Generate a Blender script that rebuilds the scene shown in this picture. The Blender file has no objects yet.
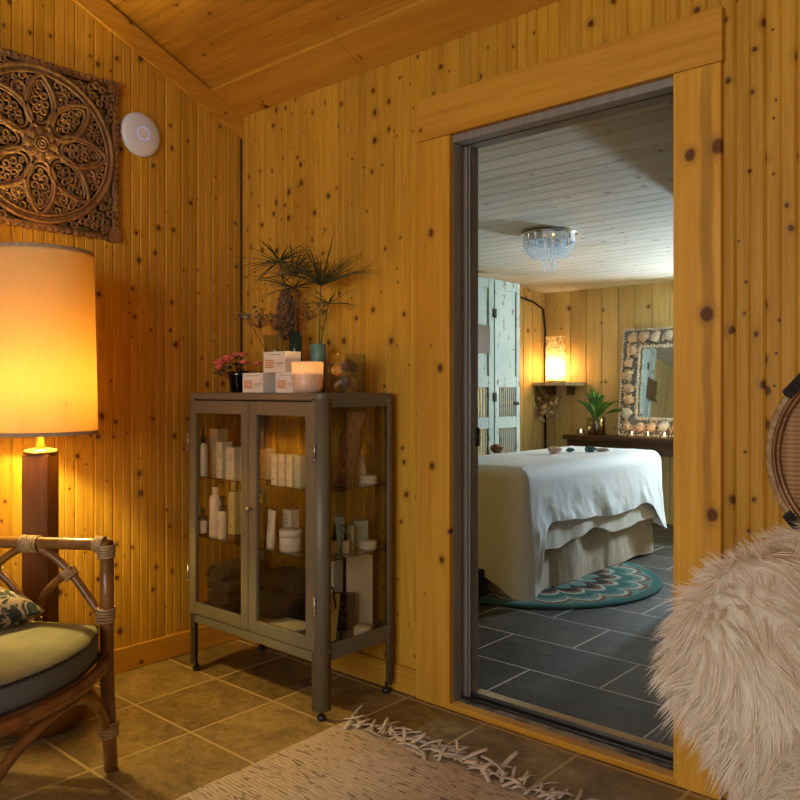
import bpy, math, random
from math import sin, cos, pi, radians, sqrt, atan2, exp
from mathutils import Vector, Matrix, noise
rnd = random.Random(7)
scn = bpy.context.scene
COL = scn.collection

# ------------------------------------------------------------------ mesh builder
class B:
    def __init__(s):
        s.v = []; s.f = []; s.sm = []; s.marks = []
    def use(s, m):
        s.marks.append((len(s.f), m)); return s
    def add(s, vs, fs, smooth=False):
        o = len(s.v)
        s.v += [tuple(v) for v in vs]
        s.f += [tuple(i + o for i in f) for f in fs]
        s.sm += [smooth] * len(fs)
        return s
    def box(s, x0, y0, z0, x1, y1, z1, M=None):
        vs = [Vector((x, y, z)) for z in (z0, z1) for x, y in ((x0, y0), (x1, y0), (x1, y1), (x0, y1))]
        if M is not None: vs = [M @ v for v in vs]
        return s.add(vs, [(3, 2, 1, 0), (4, 5, 6, 7), (0, 1, 5, 4), (1, 2, 6, 5), (2, 3, 7, 6), (3, 0, 4, 7)])
    def tube(s, pts, r, n=8, closed=False, flat=1.0):
        pts = [Vector(p) for p in pts]; m = len(pts)
        rs = r if isinstance(r, (list, tuple)) else [r] * m
        vs = []; up = None
        for i, p in enumerate(pts):
            if closed: d = pts[(i + 1) % m] - pts[i - 1]
            else: d = pts[min(i + 1, m - 1)] - pts[max(i - 1, 0)]
            d = d.normalized() if d.length > 1e-9 else Vector((0, 0, 1))
            if up is None:
                up = Vector((0, 0, 1)) if abs(d.z) < .9 else Vector((1, 0, 0))
            a = (up - d * up.dot(d))
            a = a.normalized() if a.length > 1e-6 else d.orthogonal().normalized()
            up = a; b = d.cross(a)
            for k in range(n):
                t = 2 * pi * k / n
                vs.append(p + (a * cos(t) * flat + b * sin(t)) * rs[i])
        fs = []
        for i in range(m if closed else m - 1):
            j = (i + 1) % m
            for k in range(n):
                l = (k + 1) % n
                fs.append((i * n + k, i * n + l, j * n + l, j * n + k))
        s.add(vs, fs, True)
        if not closed:
            o = len(s.v) - len(vs)
            s.f += [tuple(o + k for k in reversed(range(n))), tuple(o + (m - 1) * n + k for k in range(n))]
            s.sm += [False, False]
        return s
    def lathe(s, prof, n=24, c=(0, 0, 0), M=None, smooth=True, cap=True):
        c = Vector(c); vs = []
        for r, z in prof:
            for k in range(n):
                t = 2 * pi * k / n
                v = Vector((r * cos(t), r * sin(t), z))
                if M is not None: v = M @ v
                vs.append(v + c)
        fs = []
        for i in range(len(prof) - 1):
            for k in range(n):
                l = (k + 1) % n
                fs.append((i * n + k, i * n + l, (i + 1) * n + l, (i + 1) * n + k))
        s.add(vs, fs, smooth)
        o = len(s.v) - len(vs)
        if cap and prof[0][0] > 1e-5:
            s.f.append(tuple(o + k for k in reversed(range(n)))); s.sm.append(False)
        if cap and prof[-1][0] > 1e-5:
            s.f.append(tuple(o + (len(prof) - 1) * n + k for k in range(n))); s.sm.append(False)
        return s
    def ell(s, c, r, nu=12, nv=8, M=None, jit=0):
        c = Vector(c); vs = []
        for i in range(nv + 1):
            ph = pi * i / nv
            for k in range(nu):
                t = 2 * pi * k / nu
                v = Vector((r[0] * sin(ph) * cos(t), r[1] * sin(ph) * sin(t), r[2] * cos(ph)))
                if jit: v *= 1 + jit * noise.noise(v * 40 + c * 91)
                if M is not None: v = M @ v
                vs.append(v + c)
        fs = []
        for i in range(nv):
            for k in range(nu):
                l = (k + 1) % nu
                fs.append((i * nu + k, (i + 1) * nu + k, (i + 1) * nu + l, i * nu + l))
        return s.add(vs, fs, True)
    def prism(s, poly, a, b, M=None):
        n = len(poly)
        vs = [Vector((x, y, a)) for x, y in poly] + [Vector((x, y, b)) for x, y in poly]
        if M is not None: vs = [M @ v for v in vs]
        return s.add(vs, [tuple(reversed(range(n))), tuple(range(n, 2 * n))] +
                     [(i, (i + 1) % n, n + (i + 1) % n, n + i) for i in range(n)])
    def ribbon(s, pts, w, side):
        """flat tapering strip along pts, w widths, side = width direction"""
        vs = []; side = Vector(side)
        for p, ww in zip(pts, w):
            vs += [Vector(p) - side * ww * .5, Vector(p) + side * ww * .5]
        return s.add(vs, [(2 * i, 2 * i + 1, 2 * i + 3, 2 * i + 2) for i in range(len(pts) - 1)], True)
    def build(s, name, m, parent=None, loc=(0, 0, 0), rot=(0, 0, 0), bevel=0, seg=2, solid=0, sub=0):
        me = bpy.data.meshes.new(name)
        me.from_pydata(s.v, [], s.f)
        me.polygons.foreach_set('use_smooth', s.sm)
        me.update()
        me.materials.append(m)
        for st, m2 in s.marks:
            me.materials.append(m2)
            for p in me.polygons[st:]: p.material_index = len(me.materials) - 1
        o = bpy.data.objects.new(name, me)
        COL.objects.link(o)
        o.location = loc; o.rotation_euler = rot
        if parent is not None: o.parent = parent
        if solid:
            md = o.modifiers.new('solid', 'SOLIDIFY'); md.thickness = solid; md.offset = 0
        if bevel:
            md = o.modifiers.new('bevel', 'BEVEL'); md.width = bevel; md.segments = seg
            md.limit_method = 'ANGLE'; md.angle_limit = radians(40)
        if sub:
            md = o.modifiers.new('sub', 'SUBSURF'); md.levels = sub; md.render_levels = sub
        return o

def thing(name, label, cat, loc=(0, 0, 0), rz=0, group=None, rot=None):
    o = bpy.data.objects.new(name, None); COL.objects.link(o)
    o.location = loc; o.rotation_euler = rot if rot else (0, 0, rz)
    o.empty_display_size = .05
    o['label'] = label; o['category'] = cat
    if group: o['group'] = group
    return o
def tag(o, label, cat, group=None, kind=None):
    o['label'] = label; o['category'] = cat
    if group: o['group'] = group
    if kind: o['kind'] = kind
    return o
def struct(o):
    o['kind'] = 'structure'; return o
def arc(c, r, a0, a1, n, f):
    return [f(c, r, a0 + (a1 - a0) * i / n) for i in range(n + 1)]
def bez(p0, p1, p2, p3, n=12):
    P = [Vector(p) for p in (p0, p1, p2, p3)]
    return [P[0] * (1 - t) ** 3 + P[1] * 3 * t * (1 - t) ** 2 + P[2] * 3 * t * t * (1 - t) + P[3] * t ** 3
            for t in [i / n for i in range(n + 1)]]

# ------------------------------------------------------------------ materials
class NT:
    def __init__(s, name):
        s.m = bpy.data.materials.new(name); s.m.use_nodes = True
        s.t = s.m.node_tree; s.t.nodes.clear()
        s.out = s.t.nodes.new('ShaderNodeOutputMaterial')
    def n(s, ty, props=None, **ins):
        nd = s.t.nodes.new('ShaderNode' + ty)
        for k, v in (props or {}).items(): setattr(nd, k, v)
        for k, v in ins.items(): s.put(nd, k, v)
        return nd
    def put(s, nd, k, v):
        sk = nd.inputs[int(k[1:])] if k[0] == 'i' and k[1:].isdigit() else nd.inputs[k.replace('_', ' ')]
        if isinstance(v, bpy.types.NodeSocket): s.t.links.new(v, sk)
        elif isinstance(v, bpy.types.Node): s.t.links.new(v.outputs[0], sk)
        else:
            if sk.type == 'RGBA' and len(v) == 3: v = (*v, 1)
            sk.default_value = v
    def mth(s, op, a, b=0.0, c=0.0, clamp=False):
        nd = s.n('Math', {'operation': op, 'use_clamp': clamp}, i0=a, i1=b)
        if op in ('MULTIPLY_ADD', 'SMOOTH_MIN', 'COMPARE'): s.put(nd, 'i2', c)
        return nd.outputs[0]
    def mix(s, f, a, b, mode='MIX'):
        nd = s.t.nodes.new('ShaderNodeMix'); nd.data_type = 'RGBA'; nd.blend_type = mode
        for k, v in ((0, f), (6, a), (7, b)):
            sk = nd.inputs[k]
            if isinstance(v, bpy.types.NodeSocket): s.t.links.new(v, sk)
            elif isinstance(v, bpy.types.Node): s.t.links.new(v.outputs[0], sk)
            else: sk.default_value = v if k == 0 else (*v[:3], 1)
        return nd.outputs[2]
    def mr(s, v, a, b, c=0.0, d=1.0, smooth=True):
        nd = s.n('MapRange', {'interpolation_type': 'SMOOTHSTEP' if smooth else 'LINEAR'})
        for k, x in enumerate((v, a, b, c, d)): s.put(nd, 'i%d' % k, x)
        return nd.outputs[0]
    def ramp(s, f, stops, const=False):
        nd = s.n('ValToRGB'); r = nd.color_ramp
        if const: r.interpolation = 'CONSTANT'
        while len(r.elements) < len(stops): r.elements.new(.5)
        for e, (p, c) in zip(r.elements, stops):
            e.position = p; e.color = (*c, 1)
        s.put(nd, 'i0', f); return nd.outputs[0]
    def noise(s, v, scale, detail=3, rough=.5, dist=0.0):
        nd = s.n('TexNoise', Scale=scale, Detail=detail, Roughness=rough, Distortion=dist)
        if v is not None: s.put(nd, 'Vector', v)
        return nd.outputs['Fac']
    def xyz(s, v):
        return s.n('SeparateXYZ', i0=v).outputs
    def comb(s, x=0.0, y=0.0, z=0.0):
        return s.n('CombineXYZ', i0=x, i1=y, i2=z).outputs[0]
    def obj(s): return s.n('TexCoord').outputs['Object']
    def bump(s, h, strength=.3, dist=.01):
        return s.n('Bump', Strength=strength, Distance=dist, Height=h).outputs[0]
    def princ(s, **k):
        nd = s.n('BsdfPrincipled')
        for a, v in k.items(): s.put(nd, a, v)
        s.t.links.new(nd.outputs[0], s.out.inputs[0]); return nd
    def surf(s, sh):
        s.t.links.new(sh if isinstance(sh, bpy.types.NodeSocket) else sh.outputs[0], s.out.inputs[0]); return s.m

def pm(name, c, c2=None, rough=.5, metal=0, scale=8, bump=0, bscale=None, spec=.5, detail=4, coat=0, stretch=None):
    """general procedural material: two tones mottled by noise, with optional bump"""
    t = NT(name); v = t.obj()
    if stretch: v = t.n('Mapping', i0=v, Scale=stretch).outputs[0]
    f = t.noise(v, scale, detail)
    f = t.mr(f, .35, .65)
    c2 = c2 or tuple(x * .82 for x in c)
    col = t.mix(f, c, c2)
    k = dict(Base_Color=col, Roughness=rough, Metallic=metal, Specular_IOR_Level=spec)
    if coat: k['Coat_Weight'] = coat
    if bump: k['Normal'] = t.bump(t.noise(v, bscale or scale * 4, 3), bump, .01)
    t.princ(**k); return t.m

def wood(name, across, along, w, ca, cb, ck, knot=1.0, cell=.1, rmax=.012, rough=.42, var=.25, grain=1.0, bead=False, shift=0.0, coat=0.0, gray=None, knots=(), streaks=()):
    """pine boards: tone per board, long grain, round knots with a darker ring"""
    t = NT(name); o = t.xyz(t.obj()); A = o['XYZ'.index(across)]; L = o['XYZ'.index(along)]
    A0 = A; A = t.mth('ADD', A, shift)
    bi = t.mth('FLOOR', t.mth('DIVIDE', A, w))
    wn = t.n('TexWhiteNoise', {'noise_dimensions': '1D'}, W=t.mth('ADD', bi, .37))
    r1 = wn.outputs['Value']; r3 = t.xyz(wn.outputs['Color'])
    Lo = t.mth('MULTIPLY_ADD', r1, 31.7, L)
    # knots
    jit = t.noise(t.comb(A, Lo, 0.0), 30, 2)
    Aj = t.mth('MULTIPLY_ADD', t.mth('SUBTRACT', jit, .5), .012, A)
    vo = t.n('TexVoronoi', {'voronoi_dimensions': '2D', 'feature': 'F1'},
             Vector=t.comb(t.mth('DIVIDE', Aj, cell), t.mth('DIVIDE', Lo, cell * 1.15), 0.0), Scale=1.0)
    D = t.mth('MULTIPLY', vo.outputs['Distance'], cell)
    vr = t.xyz(vo.outputs['Color'])
    R = t.mth('MULTIPLY_ADD', t.mth('POWER', vr[0], 2.0), rmax * .95, rmax * .22)
    R = t.mth('MULTIPLY', R, t.mth('LESS_THAN', vr[1], knot * .70))
    R = t.mth('ADD', R, .0006)
    core = t.mr(t.mth('DIVIDE', D, R), .55, 1.15, 1.0, 0.0)
    halo = t.mr(t.mth('DIVIDE', D, R), .8, 2.6, 1.0, 0.0)
    on = t.mth('GREATER_THAN', R, .0016)
    core = t.mth('MULTIPLY', core, on); halo = t.mth('MULTIPLY', halo, on)
    for ka, kl, kr in knots:      # the large knots of this very board
        dv = t.n('VectorMath', {'operation': 'DISTANCE'}, i0=t.comb(t.mth('MULTIPLY_ADD', t.mth('SUBTRACT', jit, .5), .010, A0), t.mth('MULTIPLY', L, .8), 0.0), i1=(ka, kl * .8, 0)).outputs['Value']
        q = t.mth('DIVIDE', dv, kr)
        core = t.mth('MAXIMUM', core, t.mr(q, .6, 1.1, 1.0, 0.0)); halo = t.mth('MAXIMUM', halo, t.mr(q, .9, 2.2, 1.0, 0.0))
    # grain, bent around the knots
    Ag = t.mth('MULTIPLY_ADD', t.mth('MULTIPLY', halo, .6), .02, A)
    gv = t.comb(t.mth('MULTIPLY', Ag, 1.0), t.mth('MULTIPLY', Lo, .035), r1)
    g1 = t.noise(gv, 95 * grain, 3, .6, .4)
    g2 = t.noise(t.comb(A, t.mth('MULTIPLY', Lo, .12), r1), 14 * grain, 2)
    g = t.mth('MULTIPLY_ADD', g1, .6, t.mth('MULTIPLY', g2, .4))
    col = t.mix(t.mr(g, .34, .66), ca, cb)
    br = t.mth('MULTIPLY_ADD', t.mth('SUBTRACT', r3[1], .5), var, 1.0)
    col = t.mix(1.0, col, t.comb(br, t.mth('POWER', br, 1.15), t.mth('POWER', br, 1.3)), 'MULTIPLY')
    if gray:
        col = t.mix(t.mth('MULTIPLY', t.mr(t.noise(t.comb(A, t.mth('MULTIPLY', L, .3), 0.0), 5, 4), .4, .7), .6), col, gray)
    col = t.mix(t.mth('MULTIPLY', halo, .45), col, tuple(x * .55 + y * .2 for x, y in zip(cb, ck)))
    for sa, sl_, sw, sh_ in streaks:   # resin streak running out of a knot
        wob = t.mth('MULTIPLY_ADD', t.mth('SUBTRACT', t.noise(t.comb(0.0, t.mth('MULTIPLY', L, 1.0), 0.0), 4, 2), .5), .03, A0)
        kx = t.mr(t.mth('ABSOLUTE', t.mth('SUBTRACT', wob, sa)), sw * .35, sw, 1.0, 0.0)
        kz = t.mr(t.mth('ABSOLUTE', t.mth('SUBTRACT', L, sl_)), sh_ * .3, sh_, 1.0, 0.0)
        col = t.mix(t.mth('MULTIPLY', t.mth('MULTIPLY', kx, kz), .62), col, tuple(x * .5 for x in cb))
    col = t.mix(t.mth('MULTIPLY', core, .9), col, ck)
    h = t.mth('MULTIPLY_ADD', core, -.5, t.mth('MULTIPLY', g1, .35))
    if bead:   # seams between boards drawn as real dips in the bump
        fr = t.mth('FRACT', t.mth('DIVIDE', A, w))
        e = t.mth('MINIMUM', fr, t.mth('SUBTRACT', 1.0, fr))
        h = t.mth('MULTIPLY_ADD', t.mr(e, 0.0, .03), 1.0, h)
    k = dict(Base_Color=col, Roughness=t.mth('MULTIPLY_ADD', g1, .15, rough), Specular_IOR_Level=.28, Normal=t.bump(h, .25, .004))
    if coat: k['Coat_Weight'] = coat; k['Coat_Roughness'] = .3
    t.princ(**k); return t.m

PA, PB, PK = (.60, .332, .034), (.47, .226, .015), (.085, .022, .003)
M = {}
M['pine_w'] = wood('pine_w', 'X', 'Z', .079, PA, PB, PK, 1.0, .085, .011, bead=False)
M['pine_l'] = wood('pine_l', 'Y', 'Z', .079, PA, PB, PK, 1.0, .085, .011)
M['pine_ceil'] = wood('pine_ceil', 'Y', 'X', .105, (.54, .275, .032), (.42, .188, .015), PK, 1.0, .13, .011)
M['pine_trim_z'] = wood('pine_trim_z', 'X', 'Z', 3.0, (.66, .335, .042), (.53, .24, .02), PK, 1.0, .2, .03, grain=.6, shift=1.12)
M['pine_casing_right'] = wood('pine_casing_right', 'X', 'Z', 3.0, (.64, .345, .042), (.53, .25, .02), PK, .5, .2, .012, grain=.6, shift=1.12,
    knots=[(2.096, 1.808, 0.017), (2.175, 1.818, 0.02), (2.144, 1.353, 0.02), (2.158, 0.791, 0.018)], streaks=[(2.144, 1.70, .026, .55), (2.146, 1.05, .018, .45)])
M['pine_casing_left'] = wood('pine_casing_left', 'X', 'Z', 3.0, (.62, .325, .038), (.50, .232, .018), PK, .6, .2, .010, grain=.6, shift=1.12, knots=[(1.149, 1.711, 0.013), (1.19, 1.219, 0.013), (1.153, 0.864, 0.012), (1.199, 0.529, 0.012)])
M['pine_trim_x'] = wood('pine_trim_x', 'Z', 'X', 3.0, (.60, .31, .036), (.48, .218, .018), PK, .5, .2, .014, grain=.6, shift=.4)
M['pine_trim_y'] = wood('pine_trim_y', 'Z', 'Y', 3.0, (.60, .31, .036), (.48, .218, .018), PK, .5, .2, .014, grain=.6, shift=.9)
M['pine_far'] = wood('pine_far', 'X', 'Z', .156, (.68, .51, .23), (.56, .40, .15), (.1, .045, .02), 1.0, .2, .022, grain=.55, shift=.05)
M['pine_farleft'] = wood('pine_farleft', 'Y', 'Z', .156, (.68, .51, .23), (.56, .40, .15), (.1, .045, .02), 1.0, .2, .02, grain=.55)
M['white_ceil'] = wood('white_ceil', 'Y', 'X', .118, (.66, .62, .54), (.50, .46, .39), (.16, .11, .07), 1.0, .15, .012, var=.2, gray=(.60, .60, .58))
M['dark_wood'] = wood('dark_wood', 'Z', 'X', 2.0, (.10, .045, .02), (.05, .022, .01), (.02, .01, .005), .3, .2, .01, rough=.35, grain=.5, shift=.7)
M['lamp_wood'] = wood('lamp_wood', 'X', 'Z', 2.0, (.21, .080, .014), (.13, .046, .007), (.05, .02, .01), .2, .1, .006, grain=.5, shift=.71)

def slate(name, w, h, off, sx, sy, c1, c2, c3, grout, rough, gs):
    t = NT(name); v = t.obj(); o = t.xyz(v)
    vv = t.comb(t.mth('ADD', o[0], sx), t.mth('ADD', o[1], sy), 0.0)
    br = t.n('TexBrick', {'offset': off, 'offset_frequency': 2, 'squash': 1.0}, Vector=vv, Scale=1.0, Mortar_Size=gs, Mortar_Smooth=.2,
             Brick_Width=w, Row_Height=h, Color1=(0, 0, 0), Color2=(1, 1, 1), Mortar=(.5, .5, .5))
    tone = t.xyz(br.outputs['Color'])[0]; mort = br.outputs['Fac']
    n1 = t.noise(t.n('Mapping', i0=v, Scale=(1, 1.4, 1)).outputs[0], 5, 8, .65, .6)
    n2 = t.noise(v, 34, 6, .7)
    n3 = t.noise(v, 13, 6, .75, 1.2)
    f = t.mth('MULTIPLY_ADD', tone, .16, t.mth('MULTIPLY_ADD', n1, .5, t.mth('MULTIPLY_ADD', n3, .45, t.mth('MULTIPLY', n2, .35))))
    col = t.ramp(f, [(.52, c1), (.70, c2), (.90, c3)])
    col = t.mix(mort, col, grout)
    hgt = t.mth('MULTIPLY_ADD', mort, -.8, t.mth('MULTIPLY_ADD', n1, 1.0, t.mth('MULTIPLY', n2, .35)))
    t.princ(Base_Color=col, Roughness=t.mth('MULTIPLY_ADD', n2, .3, rough), Normal=t.bump(hgt, .5, .008), Specular_IOR_Level=.4)
    return t.m
M['tile'] = slate('tile', .349, .35, 0.0, -.001, .04, (.07, .045, .012), (.185, .12, .038), (.37, .255, .09), (.46, .34, .16), .40, .006)
M['slate'] = slate('slate', .62, .353, .5, .32, -.162, (.020, .020, .019), (.036, .036, .034), (.105, .098, .082), (.50, .47, .42), .30, .0045)

M['cab_metal'] = pm('cab_metal', (.145, .130, .085), (.13, .115, .075), .42, 0, 3, .05, 300)
M['steel'] = pm('steel', (.55, .54, .52), (.45, .44, .42), .3, 1, 20)
M['chrome'] = pm('chrome', (.85, .86, .88), (.8, .8, .82), .12, 1, 4)
M['brass'] = pm('brass', (.72, .52, .22), (.6, .42, .16), .3, 1, 20)
M['black'] = pm('black', (.012, .011, .010), (.02, .018, .016), .4, 0, 20)
M['black_rough'] = pm('black_rough', (.016, .014, .013), (.03, .026, .023), .9, 0, 60, .4)
M['jamb'] = pm('jamb', (.26, .24, .21), (.21, .19, .165), .5, 0, 5, .1, 60, stretch=(8, 8, .6))
M['sill_worn'] = pm('sill_worn', (.34, .28, .19), (.025, .022, .02), .6, 0, 9, .3, 60, detail=8)
M['white_plastic'] = pm('white_plastic', (.70, .76, .90), (.67, .73, .87), .35, 0, 3)
M['white_glaze'] = pm('white_glaze', (.80, .77, .72), (.74, .71, .66), .5, 0, 20)
M['paper_white'] = pm('paper_white', (.78, .72, .62), (.74, .68, .58), .65, 0, 15)
M['paper_pale'] = pm('paper_pale', (.70, .70, .58), (.66, .66, .54), .6, 0, 15)
M['paper_teal'] = pm('paper_teal', (.42, .56, .53), (.38, .52, .49), .6, 0, 12)
M['paper_green'] = pm('paper_green', (.55, .52, .24), (.5, .47, .2), .6, 0, 12)
M['paper_tan'] = pm('paper_tan', (.55, .42, .22), (.48, .36, .18), .7, 0, 12)
M['kraft_dark'] = pm('kraft_dark', (.10, .055, .025), (.08, .045, .02), .6, 0, 12)
M['orange_print'] = pm('orange_print', (.62, .30, .12), (.56, .26, .1), .6, 0, 30)
M['grey_print'] = pm('grey_print', (.30, .27, .23), (.26, .23, .2), .6, 0, 30)
M['bottle_white'] = pm('bottle_white', (.78, .74, .66), (.74, .70, .62), .35, 0, 10)
M['amber_dark'] = pm('amber_dark', (.03, .018, .012), (.022, .012, .008), .15, 0, 10)
M['cane_bind'] = pm('cane_bind', (.50, .34, .16), (.32, .2, .085), .55, 0, 60, .5, 200)
M['rattan'] = pm('rattan', (.27, .115, .026), (.15, .058, .013), .33, 0, 14, .2, 60, coat=.3)
M['charcoal_towel'] = pm('charcoal_towel', (.030, .028, .027), (.018, .017, .016), 1, 0, 120, .8, 500)
M['cloth_tan'] = pm('cloth_tan', (.46, .36, .24), (.38, .29, .19), .9, 0, 60, .5, 300)
M['cloth_blue'] = pm('cloth_blue', (.05, .07, .10), (.035, .05, .075), .9, 0, 60, .5, 300)
M['cloth_white'] = pm('cloth_white', (.62, .57, .49), (.56, .51, .43), .95, 0, 60, .5, 300)
M['linen_white'] = pm('linen_white', (.76, .80, .83), (.73, .77, .80), .75, 0, 30, .12, 500)
M['linen_cream'] = pm('linen_cream', (.70, .66, .60), (.66, .62, .56), .8, 0, 30, .12, 500)
M['skirt'] = pm('skirt', (.46, .39, .29), (.42, .35, .26), .85, 0, 30, .15, 400)
M['leaf'] = pm('leaf', (.035, .055, .02), (.05, .06, .022), .5, 0, 20)
M['leaf_bright'] = pm('leaf_bright', (.10, .26, .035), (.05, .15, .025), .4, 0, 12)
M['stem'] = pm('stem', (.07, .075, .025), (.05, .05, .02), .6, 0, 30)
M['dry'] = pm('dry', (.22, .12, .05), (.12, .06, .025), .8, 0, 40)
M['dry_pale'] = pm('dry_pale', (.55, .42, .28), (.45, .33, .2), .8, 0, 40)
M['petal_pink'] = pm('petal_pink', (.78, .22, .14), (.62, .12, .09), .6, 0, 60)
M['teal_glaze'] = pm('teal_glaze', (.10, .22, .20), (.07, .17, .155), .45, 0, 30, .2, 150)
M['dark_green'] = pm('dark_green', (.008, .04, .028), (.006, .03, .02), .12, 0, 10)
M['shell'] = pm('shell', (.74, .57, .43), (.58, .39, .27), .45, 0, 26, .3, 80)
M['shell_white'] = pm('shell_white', (.74, .70, .64), (.6, .55, .48), .5, 0, 30, .3, 90)
M['shell_purple'] = pm('shell_purple', (.16, .09, .07), (.10, .055, .045), .4, 0, 20, .3, 70)
M['shell_orange'] = pm('shell_orange', (.85, .40, .10), (.7, .3, .07), .5, 0, 20, .3, 60)
M['mirror_back'] = pm('mirror_back', (.26, .27, .24), (.17, .18, .16), .8, 0, 30, .3)
M['bark'] = pm('bark', (.40, .21, .085), (.16, .075, .03), .85, 0, 22, .8, 60, detail=8, stretch=(1, 1, .3))
M['crystal_pink'] = pm('crystal_pink', (.70, .48, .44), (.6, .38, .34), .25, 0, 30)
M['crystal_teal'] = pm('crystal_teal', (.03, .16, .15), (.02, .10, .1), .2, 0, 30)
M['stone_tan'] = pm('stone_tan', (.5, .42, .33), (.4, .33, .26), .6, 0, 30)

def carved(name, a, b):
    t = NT(name); v = t.obj()
    g = t.noise(t.n('Mapping', i0=v, Scale=(1, 1, .2)).outputs[0], 60, 4)
    geo = t.n('NewGeometry')
    col = t.mix(t.mr(g, .35, .65), a, b)
    t.princ(Base_Color=col, Roughness=.5, Normal=t.bump(t.noise(v, 120, 4), .35, .004)); return t.m
M['carved'] = carved('carved', (.27, .145, .062), (.15, .075, .03))
M['carved_dark'] = carved('carved_dark', (.085, .04, .024), (.05, .025, .015))

def mirror_mat(name, c, rough):
    t = NT(name); f = t.noise(t.obj(), 20, 3)
    t.princ(Base_Color=t.mix(f, c, tuple(x * .92 for x in c)), Metallic=1.0, Roughness=rough); return t.m
M['mirror'] = mirror_mat('mirror', (.72, .74, .72), .03)
M['mirror_dark'] = mirror_mat('mirror_dark', (.30, .33, .36), .18)

def pane(name, tint=(.93, .95, .92), refl=1.0, rough=.02):
    """thin sheet glass: clear with a Fresnel reflection"""
    t = NT(name)
    fc = t.n('LayerWeight', Blend=.5).outputs['Facing']
    fr = t.mth('MULTIPLY_ADD', t.mth('POWER', fc, 5.0), .96, .04)
    nz = t.noise(t.obj(), 3, 2)
    tr = t.n('BsdfTransparent', Color=t.mix(nz, tint, tuple(x * .98 for x in tint)))
    gl = t.n('BsdfGlossy', Color=(1, 1, 1), Roughness=rough)
    mx = t.n('MixShader', i0=t.mth('MULTIPLY', fr, refl), i1=tr, i2=gl)
    return t.surf(mx)
M['pane'] = pane('pane', (.90, .89, .83), 1.0)
M['shelf_glass'] = pane('shelf_glass', (.62, .66, .58), 1.2)
M['vase_glass'] = pane('vase_glass', (.86, .88, .86), 1.6, .05)
M['vase_dark'] = pane('vase_dark', (.30, .34, .28), 1.6, .05)
M['mercury'] = pane('mercury', (.80, .74, .62), 2.5, .15)
def frosted():
    t = NT('mottled_glass'); n = t.noise(t.obj(), 55, 4, .7)
    a = t.n('BsdfTransparent', Color=(.95, .88, .74)); b_ = t.n('BsdfTranslucent', Color=(.95, .86, .68))
    return t.surf(t.n('MixShader', i0=t.mr(n, .42, .6, .25, .9), i1=a, i2=b_))
M['mottled'] = frosted()

def crystal(name):
    t = NT(name)
    nz = t.noise(t.obj(), 90, 1)
    a = t.n('BsdfGlossy', Color=(.95, .98, 1), Roughness=.06)
    b = t.n('BsdfTransparent', Color=t.mix(nz, (.95, .98, 1), (.8, .9, 1)))
    c = t.n('BsdfTranslucent', Color=(.85, .93, 1))
    m1 = t.n('MixShader', i0=.5, i1=b, i2=a)
    return t.surf(t.n('MixShader', i0=.5, i1=m1, i2=c))
M['crystal'] = crystal('crystal')

def shade_mat():
    t = NT('lamp_shade_linen'); v = t.obj()
    w1 = t.noise(t.n('Mapping', i0=v, Scale=(60, 60, 900)).outputs[0], 1, 2)
    w2 = t.noise(t.n('Mapping', i0=v, Scale=(600, 600, 14)).outputs[0], 1, 2)
    f = t.mth('MULTIPLY_ADD', w1, .5, t.mth('MULTIPLY', w2, .5))
    c = t.mix(t.mr(f, .35, .65), (.80, .60, .30), (.72, .52, .24))
    d = t.n('BsdfDiffuse', Color=c); tr = t.n('BsdfTranslucent', Color=t.mix(.5, c, (.33, .225, .085)))
    return t.surf(t.n('MixShader', i0=.38, i1=d, i2=tr))
M['shade'] = shade_mat()

def wax_mat():
    t = NT('candle_glass')
    f = t.noise(t.obj(), 10, 2)
    c = t.mix(f, (.82, .76, .68), (.78, .71, .62))
    d = t.n('BsdfDiffuse', Color=c); tr = t.n('BsdfTranslucent', Color=(.9, .72, .5))
    gl = t.n('BsdfGlossy', Roughness=.3)
    m1 = t.n('MixShader', i0=.5, i1=d, i2=tr)
    return t.surf(t.n('MixShader', i0=.05, i1=m1, i2=gl))
M['candle_glass'] = wax_mat()

def glow(name, c, s):
    t = NT(name); f = t.noise(t.obj(), 5, 1)
    e = t.n('Emission', Color=t.mix(f, c, tuple(x * .97 for x in c)), Strength=s)
    return t.surf(e)
M['flame'] = glow('flame', (1, .72, .34), 30)
def bulb_mat():
    t = NT('bulb'); f = t.noise(t.obj(), 5, 1)
    e = t.n('Emission', Color=t.mix(f, (1, .66, .28), (1, .64, .26)), Strength=18.0)
    return t.surf(t.n('MixShader', i0=.3, i1=t.n('BsdfTransparent', Color=(1, 1, 1)), i2=e))
M['bulb'] = bulb_mat()
M['led'] = glow('led', (.42, .50, 1), .75)

def fur_mat():
    t = NT('fur'); v = t.obj()
    f = t.mr(t.noise(v, 9, 4), .35, .65)
    c = t.mix(f, (.90, .83, .71), (.83, .75, .61))
    d = t.n('BsdfDiffuse', Color=c); tr = t.n('BsdfTranslucent', Color=c)
    return t.surf(t.n('MixShader', i0=.3, i1=d, i2=tr))
M['fur'] = fur_mat()

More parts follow.
